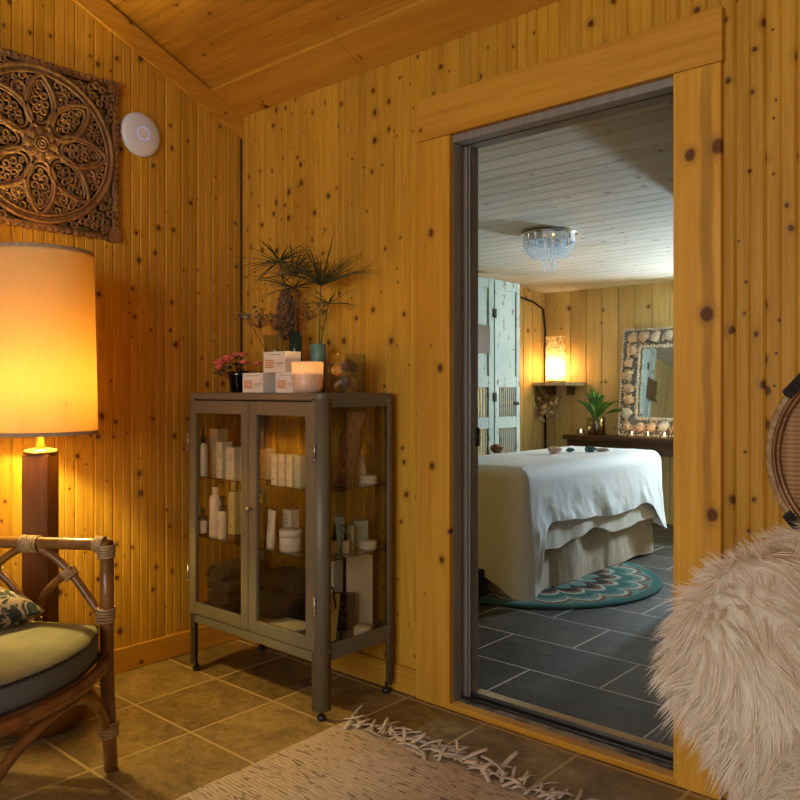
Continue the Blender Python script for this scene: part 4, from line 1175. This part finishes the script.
for i in range(98):
    x = 1.03 + (.88 * (i + R_.uniform(-.5, .5)) / 83 if i < 84 else .9 + .55 * (i - 84) / 14)
    L = R_.uniform(.05, .105); a = R_.gauss(.45, .75); w = R_.uniform(.009, .017)
    p = Vector((x, -.345 + R_.uniform(-.035, .02), .011)); d = Vector((sin(a), cos(a) * .8, 0)).normalized(); pts = []; ws = []
    cv = R_.gauss(0, .45); lift = R_.uniform(.002, .014); tip = R_.choice((0, 0, 0, .012, .03))
    for k in range(7):
        q = k / 6
        pts.append(p + Vector((0, 0, .003 + lift * sin(pi * q) + tip * q * q)))
        ws.append(w * (.75 + .25 * sin(pi * q)))
        d = Matrix.Rotation(cv * .2, 3, 'Z') @ d; p = p + d * L / 6
    sd = Vector((d.y, -d.x, R_.uniform(-.6, .6))).normalized()
    B().ribbon(pts, ws, sd).build('fringe_strip', M['rag_strip'], t, solid=.0025)

# ------------------------------------------------------------------ chair under the sheepskin, and the sheepskin
t = thing('side_chair', 'wooden chair hidden under the white sheepskin beside the door casing', 'chair', (2.72, -.57, .012), rz=radians(12))
for x in (-.14, .2):
    for y in (-.15, .15):
        B().tube([(x * 1.06, y * 1.06, 0), (x, y, .34)], [.016, .02], 10).build('leg', M['dark_wood'], t)
B().box(-.17, -.2, .34, .24, .2, .38).build('seat', M['dark_wood'], t, bevel=.01)
B().box(-.17, -.12, .42, -.14, .2, .60).build('backrest', M['dark_wood'], t, bevel=.01)
for y in (-.1, .18): B().tube([(-.155, y, .36), (-.155, y, .60)], .014, 8).build('back_post', M['dark_wood'], t)

def camxy(r, d): return (2.96 + .751 * r - .66 * d, -2.256 + .66 * r + .751 * d)
mb = bpy.data.metaballs.new('tmp'); mb.resolution = .03; mb.render_resolution = .03; mb.threshold = .1
mo = bpy.data.objects.new('tmp', mb); COL.objects.link(mo)
def ball(p, r, sx=1, sy=1, sz=1):
    e = mb.elements.new(type='ELLIPSOID'); e.co = p; e.radius = r; e.size_x = sx; e.size_y = sy; e.size_z = sz; e.stiffness = 2.0
SKIN = [  # x, y, z, radius  (back roll from the near end to the far end, then the seat)
    (2.42, -.72, .66, .20), (2.43, -.70, .74, .15), (2.45, -.60, .70, .20), (2.47, -.45, .72, .20), (2.50, -.32, .72, .18),
    (2.47, -.74, .56, .16), (2.54, -.74, .46, .15), (2.58, -.62, .50, .18), (2.66, -.84, .46, .19), (2.74, -.78, .49, .20),
    (2.80, -.62, .50, .19), (2.66, -.45, .52, .2), (2.82, -.80, .46, .16), (2.90, -.55, .47, .17), (2.80, -.42, .5, .18)]
for x, y, z, r in SKIN: ball((x + .062, y + .03, z - .028), r * .93)
bpy.context.view_layer.update()
dg = bpy.context.evaluated_depsgraph_get()
sm = bpy.data.meshes.new_from_object(mo.evaluated_get(dg), depsgraph=dg)
bpy.data.objects.remove(mo)
skin_v = [v.co.copy() for v in sm.vertices]; skin_f = [tuple(p.vertices) for p in sm.polygons]
skin_n = [v.normal.copy() for v in sm.vertices]
print('SKIN', len(skin_v), [round(min(v[i] for v in skin_v), 3) for i in range(3)], [round(max(v[i] for v in skin_v), 3) for i in range(3)])
b = B(); b.add(skin_v, skin_f, True)
R_ = random.Random(5)
areas = [p.area for p in sm.polygons]; tot = sum(areas); NF = 42000
def nvec(p, s, o): return Vector((noise.noise(p * s + Vector((o, 0, 0))), noise.noise(p * s + Vector((0, o, 7))), noise.noise(p * s + Vector((3, 1, o)))))
hv = []; hf = []
for p, ar in zip(sm.polygons, areas):
    c = p.center
    q = NF * ar / tot; k = int(q) + (R_.random() < q - int(q))
    vi = list(p.vertices)
    for _ in range(k):
        ws = [R_.random() + .01 for _ in vi]; s_ = sum(ws)
        pos = Vector(); nn = Vector()
        for w, i in zip(ws, vi): pos += skin_v[i] * (w / s_); nn += skin_n[i] * (w / s_)
        nn.normalize()
        if nn.z < -.75: continue
        g_ = .03
        cl = Vector((math.floor(pos.x / g_) + .5, math.floor(pos.y / g_) + .5, math.floor(pos.z / g_) + .5)) * g_     # tuft
        cl += nvec(cl, 91.7, 3) * .012
        ct = nvec(cl, 37.3, 11)
        flow = nvec(pos, 5.5, 2)
        td = (nn * .62 + ct * .55 + flow * .8 + Vector((-.12, -.1, -.5))).normalized()
        if td.dot(nn) < .2: td = (td + nn * .4).normalized()
        d = (td + Vector((R_.gauss(0, .10), R_.gauss(0, .10), R_.gauss(0, .10)))).normalized()
        L = R_.uniform(.042, .062) * (1 + .45 * noise.noise(cl * 21))
        sd = d.cross(Vector((R_.gauss(0, 1), R_.gauss(0, 1), R_.gauss(0, 1)))).normalized()
        w0 = R_.uniform(.0013, .0021); cur = nvec(cl, 30, 5) * .45 + Vector((0, 0, -.5))
        tip = cl + td * L * 1.05
        o = len(hv)
        for j in range(5):
            q = j / 4
            x = pos + d * L * q + cur * (L * q * q * .5)
            x = x.lerp(tip + cur * (L * q * q * .5) - td * L * (1 - q), .55 * q * q)
            if j < 4:
                w = w0 * (1 - .7 * q); hv += [x - sd * w * .5, x + sd * w * .5]
            else: hv.append(x)
        hf += [(o, o + 1, o + 3, o + 2), (o + 2, o + 3, o + 5, o + 4), (o + 4, o + 5, o + 7, o + 6), (o + 6, o + 7, o + 8)]
b.add(hv, hf, True)
so = b.build('sheepskin', M['fur'])
tag(so, 'fluffy white sheepskin draped over the chair at the right of the doorway', 'sheepskin')

# ------------------------------------------------------------------ round woven tray on the wall right of the doorway
t = thing('woven_tray', 'round woven cane tray with dark bindings hanging on the wall above the sheepskin', 'tray', (2.58, .004, .97), rot=(radians(90), 0, 0))
Rr = .275
b = B(); b.lathe([(0, .030), (.1, .028), (.18, .022), (.24, .012), (.268, .004), (.268, .002), (.24, .008), (.18, .018), (.1, .024), (0, .026)], 64)
b.build('woven_disc', M['woven'], t)
B().tube([(Rr * cos(i * pi / 36), Rr * sin(i * pi / 36), .014) for i in range(72)], .0095, 8, True).build('rim', M['cane_bind'], t)
b = B(); pts = []
for k in range(2): b.tube([((Rr - .012 - .012 * k) * cos(i * pi / 36), (Rr - .012 - .012 * k) * sin(i * pi / 36), .017 + .003 * k) for i in range(72)], .006, 5, True)
b.build('coiled_border', M['rattan'], t)
for a in (138, 222, 318, 42):
    a = radians(a); tg = Vector((-sin(a), cos(a), 0)); b = B()
    for k in range(9):
        c = Vector((Rr * cos(a), Rr * sin(a), .014)) + tg * .0085 * (k - 4)
        b.tube([c + (Vector((cos(a), sin(a), 0)) * cos(q * pi / 5) + Vector((0, 0, 1)) * sin(q * pi / 5)) * .013 for q in range(10)], .0055, 5, True)
    b.build('binding', M['black_rough'], t)

# ------------------------------------------------------------------ treatment room
TX0, TX1, TY0, TY1, TZ = -.03, .66, 1.36, 3.10, .70
t = thing('massage_table', 'massage table hidden under white sheets and a beige skirt', 'table', ((TX0 + TX1) / 2, (TY0 + TY1) / 2, 0))
hx, hy = (TX1 - TX0) / 2, (TY1 - TY0) / 2
B().prism(rrect(-hx, -hy, hx, hy, .06), TZ - .07, TZ - .005).build('padded_top', M['linen_cream'], t, bevel=.02)
for sx in (-1, 1):
    for sy in (-1, 1):
        B().box(sx * (hx - .08) - .025, sy * (hy - .12) - .025, .016, sx * (hx - .08) + .025, sy * (hy - .12) + .025, TZ - .07).build('leg', M['dark_wood'], t)
def perim(x0, x1, y0, y1, r, n):
    base = []
    for cx, cy, a in ((x1 - r, y0 + r, -1), (x1 - r, y1 - r, 0), (x0 + r, y1 - r, 1), (x0 + r, y0 + r, 2)):
        for i in range(9):
            th = pi / 2 * (a + i / 8); base.append(Vector((cx + r * cos(th), cy + r * sin(th), 0)))
    base.append(base[0]); L = [0]
    for p, q in zip(base, base[1:]): L.append(L[-1] + (q - p).length)
    out = []
    for i in range(n):
        s = L[-1] * i / n; k = max(j for j in range(len(L)) if L[j] <= s + 1e-9); k = min(k, len(base) - 2)
        out.append(base[k].lerp(base[k + 1], (s - L[k]) / max(1e-9, L[k + 1] - L[k])))
    return out, L[-1]
def drape(x0, x1, y0, y1, zt, rc, hem, amp, flare, seed, top=True, nf=26, wr=.004, rc2=.07, shear=0.0, ksin=.55):
    n = 300; P, L = perim(x0, x1, y0, y1, rc2, n)
    cx, cy = (x0 + x1) / 2, (y0 + y1) / 2
    nor = []
    for i in range(n):
        d = P[(i + 1) % n] - P[i - 1]; nor.append(Vector((d.y, -d.x, 0)).normalized())
    vs = []; rows = 0
    def put(i, off, z): 
        p = P[i] + nor[i] * off; vs.append((p.x, p.y, z))
    if top:
        for q in (.0, .25, .5, .75, .92):
            for i in range(n):
                x = cx + (P[i].x - nor[i].x * rc - cx) * q; y = cy + (P[i].y - nor[i].y * rc - cy) * q
                if q < .5: y = cy + (P[i].y - nor[i].y * rc - cy) * q
                vs.append((x, y, zt + wr * noise.noise((x * 7 + seed, y * 5, 0)) + .003 * noise.noise((x * 18, y * 14, seed))))
            rows += 1
        for k in range(5):
            a = pi / 2 * k / 4
            for i in range(n): put(i, -rc + rc * sin(a), zt - rc + rc * cos(a))
            rows += 1
    else:
        for i in range(n): put(i, 0, zt)
        rows += 1
    z0 = zt - rc if top else zt
    NR = 18
    for k in range(1, NR + 1):
        q = k / NR
        for i in range(n):
            h = hem(P[i].x, P[i].y); z = z0 + (h - z0) * q; dd = z0 - z
            sl = i / n * L; s = (sl - shear * dd * exp(-sl / .9)) / L * nf
            ph = noise.noise((s * .35, seed, 0)) * 3.0
            fo = (sin(2 * pi * s + ph * 2) * ksin + noise.noise((s * 1.7, q * .8, seed)) * 1.0 + .35 * noise.noise((s * 5, q * 2.5, seed + 3)) + .16 * noise.noise((s * 13, q * 7, seed + 9)))
            fo *= amp * min(1, dd / .22) ** 1.15
            put(i, flare * dd ** 1.1 + fo, z + .006 * noise.noise((s * 2, 1, seed)) * q)
        rows += 1
    b = B()
    b.add(vs, [(j * n + i, (j + 1) * n + i, (j + 1) * n + (i + 1) % n, j * n + (i + 1) % n) for j in range(rows - 1) for i in range(n)], True)
    return b
def cdist(x, y, c): return sqrt((x - c[0]) ** 2 + (y - c[1]) ** 2)
def sstep(a, b_, x):
    q = min(1, max(0, (x - a) / (b_ - a))); return q * q * (3 - 2 * q)
sk = drape(TX0 + .03, TX1 - .045, TY0 + .04, TY1 - .03, TZ - .03, .02, lambda x, y: .0185, .024, .05, 3, False, 9)
o = sk.build('table_skirt', M['skirt'], sub=1); tag(o, 'beige gathered skirt hanging to the round rug under the white sheets', 'table skirt')
def hem_u(x, y):
    h = .27 + .02 * sin(y * 7) - .02 * sstep(2.2, 3.0, y)
    if y < TY0 + .06: h = .24
    return h + .03 * noise.noise((x * 5, y * 5, 4))
us = drape(TX0 - .012, TX1 + .012, TY0 - .012, TY1 + .012, TZ + .006, .05, hem_u, .010, .05, 8, True, 12, .004, .07, .3, .2)
o = us.build('bed_sheet', M['linen_cream'], sub=1); tag(o, 'lower cream sheet whose hem shows below the top sheet on the massage table', 'sheet')
def hem_t(x, y):
    d1 = cdist(x, y, (TX1 + .02, TY0 - .02)); d2 = cdist(x, y, (TX1, TY1))
    if y < TY0 + .0:
        return .03 + .48 * min(.6, max(0, TX1 - x)) + .008 * sin(x * 25) * min(1, max(0, TX1 - x) * 6)
    h = .385 + .02 * sin(y * 4.2 + 1.0) + .02 * noise.noise((y * 6, 0, 3))
    w1 = exp(-((y - TY0) / .10) ** 2) if x > .3 else 0; w2 = exp(-(d2 / .16) ** 2)
    h = h * (1 - w1) + .03 * w1; h = h * (1 - w2) + .17 * w2
    return h
tsd = drape(TX0 - .03, TX1 + .03, TY0 - .03, TY1 + .03, TZ + .022, .075, hem_t, .022, .10, 21, True, 13, .012, .05, .8, .12)
o = tsd.build('bed_sheet', M['linen_white'], sub=1); tag(o, 'white top sheet draped over the massage table with a corner near the floor', 'sheet')
def gem(name, label, x, y, r, m, seed, cat='crystal'):
    t = thing(name, label, cat, (x, y, TZ + .026))
    b = B(); R2_ = random.Random(seed)
    b.ell((0, 0, r[2] * .85), r, 7, 5, jit=.5); b.sm = [False] * len(b.sm)
    b.build('stone', M[m], t)
gem('crystal', 'pink crystal lying on the white sheet, left of the teal stones', .315, 2.28, (.05, .035, .026), 'crystal_pink', 1)
gem('crystal', 'small teal stone in the middle of the white sheet', .33, 2.46, (.028, .022, .016), 'crystal_teal', 2)
gem('crystal', 'larger teal stone near the far edge of the white sheet', .43, 2.55, (.05, .028, .02), 'crystal_teal', 3)
gem('pebble', 'flat tan stone beside the larger teal stone on the white sheet', .47, 2.64, (.06, .03, .014), 'stone_tan', 4, 'stone')
gem('wooden_bowl', 'small dark brown lump on the white sheet near the shutters', -.02, 2.10, (.05, .04, .03), 'bark', 5, 'stone')
t = thing('dark_space_box', 'black box filling in the dark space under the near end of the massage table', 'box', (.18, 1.22, 0))
B().box(-.3, -.05, 0, .28, .10, .16).build('box_body', M['black_rough'], t, bevel=.01)  # added black box stands in for the dark, shaded space under the table
# round mandala rug
t = thing('round_rug', 'round teal mandala rug under the massage table', 'rug', (.38, 1.93, .0))
b = B().lathe([(.735, .0), (.745, .004), (.742, .012), (.72, .015), (.4, .0145), (0, .015)], 96)
b.build('rug_pile', M['mandala'], t)
# chandelier
ux, uy = .37, 2.12; uz = zi(uy)
t = thing('crystal_ceiling_light', 'round chrome flush ceiling light with hanging crystal strands in the treatment room', 'ceiling light', (ux, uy, uz))
B().lathe([(0, 0), (.175, 0), (.178, -.006), (.176, -.012), (.165, -.016), (0, -.018)], 48).build('ceiling_plate', M['chrome'], t)
b = B()
for k in range(18):
    a = 2 * pi * k / 18
    Mx = Matrix.Rotation(a, 4, 'Z')
    b.box(.158, -.021, -.062, .164, .021, -.016, Mx)
b.build('mirror_tile_band', M['chrome'], t)
def strand(r, a, z0, nb, s, swing):
    b = B()
    for k in range(nb):
        q = k / max(1, nb - 1)
        rr = r - swing * q ** 1.6
        b.lathe([(0, -s), (s * .8, -s * .1), (s * .8, s * .1), (0, s)], 6, (rr * cos(a), rr * sin(a), z0 - k * s * 2.05), smooth=False)
    return b
for k in range(40):
    a = 2 * pi * k / 40; strand(.158, a, -.068, 6, .0078, .05).build('crystal_strand', M['crystal'], t)
for k in range(24):
    a = 2 * pi * k / 24 + .1; strand(.105, a, -.025, 8, .0075, .03).build('crystal_strand', M['crystal'], t)
for k in range(12):
    a = 2 * pi * k / 12; L = .215 + .035 * cos(a * 3)
    bb = B().tube([(.04 * cos(a), .04 * sin(a), -.018), (.04 * cos(a), .04 * sin(a), -L + .03)], .0008, 4)
    bb.lathe([(0, -.026), (.007, -.008), (.006, .006), (0, .014)], 8, (.04 * cos(a), .04 * sin(a), -L + .018), smooth=False)
    bb.build('crystal_drop', M['crystal'], t)
# old blue shutters standing against the left wall
t = thing('folding_shutters', 'weathered pale blue louvred wooden shutters standing left of the corner lamp', 'shutters', (-.55, 3.19, 0))
def shutter_leaf(p0, p1, h, par):
    p0 = Vector(p0); p1 = Vector(p1); d = (p1 - p0); w = d.length; d.normalize(); nrm = Vector((d.y, -d.x, 0))
    Mx = Matrix(((d.x, -nrm.x, 0, p0.x), (d.y, -nrm.y, 0, p0.y), (0, 0, 1, 0), (0, 0, 0, 1)))
    b = B(); f = .052
    b.box(0, -.018, .0, f, .018, h, Mx).box(w - f, -.018, 0, w, .018, h, Mx)
    for z0, z1 in ((0, .12), (.84, .93), (1.16, 1.25), (h - .075, h)): b.box(f, -.017, z0, w - f, .017, z1, Mx)
    leaf = b.build('shutter_leaf', M['blue_paint'], par, bevel=.003)
    B().box(f, -.006, 1.25, w - f, .006, h - .075, Mx).build('upper_panel', M['blue_paint'], leaf)
    b = B()
    nb = 9
    for i in range(nb):
        x = f + (w - 2 * f) * (i + .5) / nb
        for z0, z1 in ((.12, .84), (.93, 1.16)):
            b.tube([Mx @ Vector((x, 0, z0 + (z1 - z0) * k / 8)) for k in range(9)], [.008 if k % 2 else .0055 for k in range(9)], 6)
    b.build('spindle_row', M['blue_paint'], leaf)
    return leaf
shutter_leaf((0, -.355, 0), (0, 0, 0), 2.0, t)
shutter_leaf((-.085, -.72, 0), (-.003, -.362, 0), 2.005, t)
hb = B()
for z0 in (.5, 1.05, 1.7): hb.box(.018, -.375, z0, .024, -.34, z0 + .07)
hb.build('hinge', M['black_rough'], t)
B().box(.018, -.10, 1.02, .03, -.03, 1.045).build('latch', M['black_rough'], t, bevel=.004)
t = thing('wall_sign', 'small dark brown plaque hanging on the left shutter beside the grey jamb', 'sign', (-.555, 2.74, 1.42), rz=radians(0))
B().box(0, -.20, 0, .012, .045, .215).build('plaque', M['kraft_dark'], t, bevel=.002)
# corner shelf with its lamp
t = thing('corner_shelf', 'live-edge wooden corner shelf below the glowing cylinder lamp', 'shelf', (-.74, 4.13, 1.195))
B().prism([(-.205, .135), (-.205, -.09), (-.16, -.11), (-.05, -.10), (.04, -.12), (.15, -.10), (.20, -.04), (.21, .05), (.215, .135)], -.016, .016).build('shelf_board', M['stone_tan'], t, bevel=.005)
for x in (-.1, .1): B().box(x - .012, .02, -.1, x + .012, .135, -.016).build('bracket', M['dark_wood'], t)
t = thing('cylinder_lamp', 'mottled glass cylinder lamp glowing on the corner shelf', 'lamp', (-.755, 4.13, 1.211))
B().lathe([(0, 0), (.088, 0), (.09, .004), (.09, .015), (0, .016)], 32).build('base', M['brass'], t)
b = B(); prof = [(.086, .014), (.086, .42)]
b.lathe(prof + [(.083, .42), (.083, .014), (.086, .014)], 40, cap=False); b.build('glass_cylinder', M['mottled'], t)
R_ = random.Random(4); b = B()
for i in range(90):
    a = R_.uniform(0, 6.28); zz = .03 + .38 * R_.random() ** .8; s = R_.uniform(.006, .014)
    b.ell((.087 * cos(a), .087 * sin(a), zz), (s * .35, s, s * 1.2), 6, 4, Matrix.Rotation(a, 3, 'Z'))
b.build('mosaic_chips', M['mercury'], t)
B().lathe([(0, .015), (.018, .02), (.02, .06), (.03, .09), (.035, .115), (.028, .14), (0, .152)], 20).build('bulb', M['bulb'], t)
t = thing('hanging_bouquet', 'dried bouquet hanging upside down below the corner shelf', 'dried flowers', (-.86, 4.12, 1.17))
b = B().tube([(0, 0, 0), (0, 0, -.06)], .003, 5)
for i in range(12): 
    a = i * .52; b.tube([(0, 0, -.04), (.02 * cos(a), .02 * sin(a), -.13), (.06 * cos(a), .045 * sin(a), -.2)], .0025, 5)
b.build('stems', M['dry'], t)
b = B()
for i in range(26): b.ell((R_.gauss(0, .04), R_.gauss(0, .03), -.2 + R_.gauss(-.02, .05)), (.022, .018, .022), 7, 5, jit=.4)
b.build('flower_heads', M['dry_pale'], t); 
b = B()
for i in range(16): b.ell((R_.gauss(-.02, .03), R_.gauss(0, .02), -.06 + R_.gauss(0, .03)), (.02, .016, .026), 7, 5, jit=.4)
b.build('dried_leaves', M['dry'], t)
cb = B().tube([(IX + .012, 3.45, 2.0), (IX + .012, 3.8, 1.985), (IX + .012, 4.05, 1.955), (IX + .014, IY - .05, 1.90), (IX + .02, IY - .025, 1.7), (IX + .02, IY - .025, 0)], .0095, 6).build('power_cable', M['black_rough'])
tag(cb, 'dark cable running along the wall top and down the corner beside the cylinder lamp', 'cable')
# console on the far wall
t = thing('console_table', 'dark wooden console table against the far wall under the shell mirror', 'console table', (.32, 4.10, 0))
B().box(-.9, -.155, .705, .9, .155, .745).build('tabletop', M['dark_wood'], t, bevel=.004)
B().box(-.86, -.13, .60, .86, -.11, .705).build('apron', M['dark_wood'], t, bevel=.003)
for x in (-.86, .81):
    for y in (-.14, .09): B().box(x, y, 0, x + .05, y + .05, .705).build('leg', M['dark_wood'], t, bevel=.004)
# shell mirror leaning
MWd, MH, BW = 1.05, .92, .15
ml = radians(-7)
t = thing('shell_mirror', 'mirror in a wide seashell-covered frame leaning on the console table', 'mirror', (.40, 4.12, .746), rot=(ml, 0, 0))
B().box(-MWd / 2 + .1, .012, .1, MWd / 2 - .1, .018, MH - .1).build('mirror_glass', M['mirror'], t)
b = B()
for x0, z0, x1, z1 in ((-MWd / 2, 0, -MWd / 2 + BW, MH), (MWd / 2 - BW, 0, MWd / 2, MH), (-MWd / 2 + BW, 0, MWd / 2 - BW, BW), (-MWd / 2 + BW, MH - BW, MWd / 2 - BW, MH)):
    b.box(x0, -.006, z0, x1, .026, z1)
b.build('frame', M['mirror_back'], t, bevel=.003)
R_ = random.Random(9)
def fan(b, x, z, r, a):
    nu = 11; vs = [(x - .9 * r * sin(a), -.008, z - .9 * r * cos(a))]
    for ring, (q, hgt) in enumerate(((.35, .55), (.7, .75), (1.0, .25))):
        for k in range(nu):
            th = a + (k / (nu - 1) - .5) * 2.9; rr = r * q * (1 + .06 * (k % 2))
            cx = x - .9 * r * sin(a) * (1 - q); cz = z - .9 * r * cos(a) * (1 - q)
            vs.append((cx + rr * sin(th), -.008 - r * hgt * (1 + .12 * (k % 2)) * (.55 + .45 * cos(th - a)), cz + rr * cos(th)))
    fs = [(0, 1 + k, 2 + k) for k in range(nu - 1)]
    for ring in range(2):
        o = 1 + ring * nu
        fs += [(o + k, o + nu + k, o + nu + k + 1, o + k + 1) for k in range(nu - 1)]
    b.add(vs, fs, True)
spots = []
n_side, n_top = 8, 9
for k in range(n_side):
    zz = BW * .5 + (MH - BW) * k / (n_side - 1)
    for s_ in (-1, 1): spots.append((s_ * (MWd / 2 - BW * .5), zz))
for k in range(1, n_top - 1):
    xx = -MWd / 2 + BW * .5 + (MWd - BW) * k / (n_top - 1)
    for zz in (BW * .5, MH - BW * .5): spots.append((xx, zz))
for x, zz in spots:
    b = B(); fan(b, x + R_.uniform(-.008, .008), zz + R_.uniform(-.008, .008), R_.uniform(.048, .057), R_.uniform(-.7, .7))
    b.build('seashell', M['shell'] if R_.random() < .7 else M['shell_white'], t, solid=.002)
b = B()
for x, zz in spots:
    for k in range(7):
        a = R_.uniform(0, 6.28); rr = R_.uniform(.05, .07); px, pz = x + rr * cos(a), zz + rr * sin(a)
        inn = abs(px) < MWd / 2 - BW + .006 and BW - .006 < pz < MH - BW + .006
        if inn or abs(px) > MWd / 2 - .006 or pz < .006 or pz > MH - .006: continue
        b.ell((px, -.01, pz), (.014, .011, .011), 7, 5, jit=.4)
b.build('small_shells', M['shell'], t)
b = B()
ix, iz0, iz1 = MWd / 2 - BW, BW, MH - BW
def beadrow(x0, z0, x1, z1, n, sz=.016):
    for i in range(n):
        q = (i + .5) / n; b.ell((x0 + (x1 - x0) * q, -.012, z0 + (z1 - z0) * q), (sz, .013, sz), 7, 5, jit=.5)
beadrow(-ix, iz0, -ix, iz1, 22); beadrow(ix, iz0, ix, iz1, 22); beadrow(-ix, iz0, ix, iz0, 26); beadrow(-ix, iz1, ix, iz1, 26)
b.build('white_coral_edge', M['shell_white'], t)
b = B()
ix = MWd / 2
for x0, z0, x1, z1, n in ((-ix, .01, -ix, MH, 36), (ix, .01, ix, MH, 36), (-ix, MH, ix, MH, 40), (-ix, .008, ix, .008, 40)): beadrow(x0, z0, x1, z1, n, .011)
b.build('edge_shells', M['shell_white'], t)
# plant in its glass pot
t = thing('glass_plant_pot', 'silvery glass pot holding a green plant on the console table', 'pot', (-.305, 4.06, .746))
prof = [(0, 0), (.07, 0), (.076, .004), (.08, .155), (.078, .158)]
B().lathe(prof + [(r - .004, max(zz, .006)) for r, zz in reversed(prof[1:])] + [(0, .006)], 32).build('pot_wall', M['mercury'], t)
B().lathe([(0, .008), (.066, .008), (.07, .12), (0, .125)], 24).build('pot_soil', M['bark'], t)
t = thing('potted_plant', 'green strap-leaved plant growing in the silvery glass pot', 'plant', (-.305, 4.06, .871))
for i, (ex, ey, ez, w) in enumerate(((-.20, -.02, .17, .032), (-.12, .01, .235, .036), (-.045, -.02, .27, .04), (.02, .01, .24, .038), (.085, -.02, .22, .042), (.14, -.03, .16, .036), (.30, -.10, .10, .03), (.10, -.06, .12, .04), (-.06, -.06, .15, .036), (.27, -.09, .17, .02))):
    b = B(); c = bez((ex * .1, ey * .1, 0), (ex * .25, ey * .2, ez * .6), (ex * .6, ey * .6, ez * 1.12), (ex, ey, ez), 10)
    prof = [.2, .4, .65, .85, 1, 1, .95, .82, .6, .35, .03] if i not in (6,) else [.1, .1, .12, .14, .2, .5, .9, 1, .9, .6, .05]
    sd = Vector((ez, .55 * abs(ez), -ex)).normalized()
    b.ribbon(c, [w * p for p in prof], sd); b.build('leaf', M['leaf_bright'], t, solid=.0015)
for x, y, l in ((-.43, 4.01, 'tealight in a glass cup left of the silvery plant pot'), (.055, 3.99, 'leftmost tealight in front of the shell mirror'), (.195, 3.99, 'second tealight in front of the shell mirror'), (.335, 3.99, 'third tealight in front of the shell mirror, nearest the casing')):
    t = thing('tealight_candle', l, 'candle', (x, y, .746), group='tealights on the console table')
    prof = [(0, 0), (.028, 0), (.034, .004), (.037, .042)]
    B().lathe(prof + [(r - .003, max(zz, .005)) for r, zz in reversed(prof[1:])] + [(0, .005)], 24).build('glass_cup', M['vase_glass'], t)
    wx = B().lathe([(0, .006), (.024, .006), (.024, .018), (0, .018)], 20).build('wax', M['candle_glass'], t)
    B().tube([(0, 0, .018), (0, 0, .024)], .001, 5).build('wick', M['black'], wx)
    B().lathe([(0, .022), (.005, .028), (.0055, .034), (.002, .044), (0, .052)], 10).build('flame', M['flame'], wx)

# ------------------------------------------------------------------ light
def lamp(name, ty, loc, e, c, rot=None, **k):
    l = bpy.data.lights.new(name, ty); l.energy = e; l.color = c
    for a, v in k.items(): setattr(l, a, v)
    o = bpy.data.objects.new(name, l); COL.objects.link(o); o.location = loc
    if rot: o.rotation_euler = rot
    return o
WARM = (1, .76, .25)
lamp('floor_lamp_light', 'POINT', (LX, LY, 1.165), 50, WARM, shadow_soft_size=.03)
lamp('cylinder_lamp_light', 'POINT', (-.755, 4.13, 1.325), 11, (1, .64, .28), shadow_soft_size=.03)
lamp('jar_candle_light', 'POINT', (.805, -.315, ZT + .095), .8, (1, .58, .22), shadow_soft_size=.012)
for x in (.055, .195, .335): lamp('tealight_light', 'POINT', (x, 3.99, .80), .12, (1, .58, .22), shadow_soft_size=.006)
lamp('treatment_window_light', 'AREA', (1.18, IY - .01, 1.25), 125, (.68, .87, 1), (radians(-106), 0, 0), shape='RECTANGLE', size=.14, size_y=.5)
lamp('front_fill_light', 'AREA', (2.55, YB + .05, 1.6), 68, (1, .97, .94), (radians(90), 0, 0), shape='RECTANGLE', size=2.6, size_y=1.35)  # soft fill added for windows and lamps unseen behind the viewer
w = bpy.data.worlds.new('world'); scn.world = w; w.use_nodes = True
bg = w.node_tree.nodes['Background']; bg.inputs[0].default_value = (.75, .85, 1, 1); bg.inputs[1].default_value = .22

# ------------------------------------------------------------------ camera
cd = bpy.data.cameras.new('camera'); co = bpy.data.objects.new('camera', cd); COL.objects.link(co)
co.location = (2.96, -2.256, 1.14)
co.rotation_euler = (radians(90), 0, atan2(.66, .751))
cd.sensor_width = 36; cd.lens = 36 * 790 / 800; cd.shift_y = -10 / 800; cd.clip_start = .02
scn.camera = co
vs_ = scn.view_settings
scn.display_settings.display_device = 'sRGB'
vs_.view_transform = 'Standard'; vs_.look = 'None'; vs_.gamma = 1; vs_.use_curve_mapping = False
vs_.exposure = 0.08
scn.cycles.max_bounces = 10; scn.cycles.transparent_max_bounces = 24; scn.cycles.transmission_bounces = 6
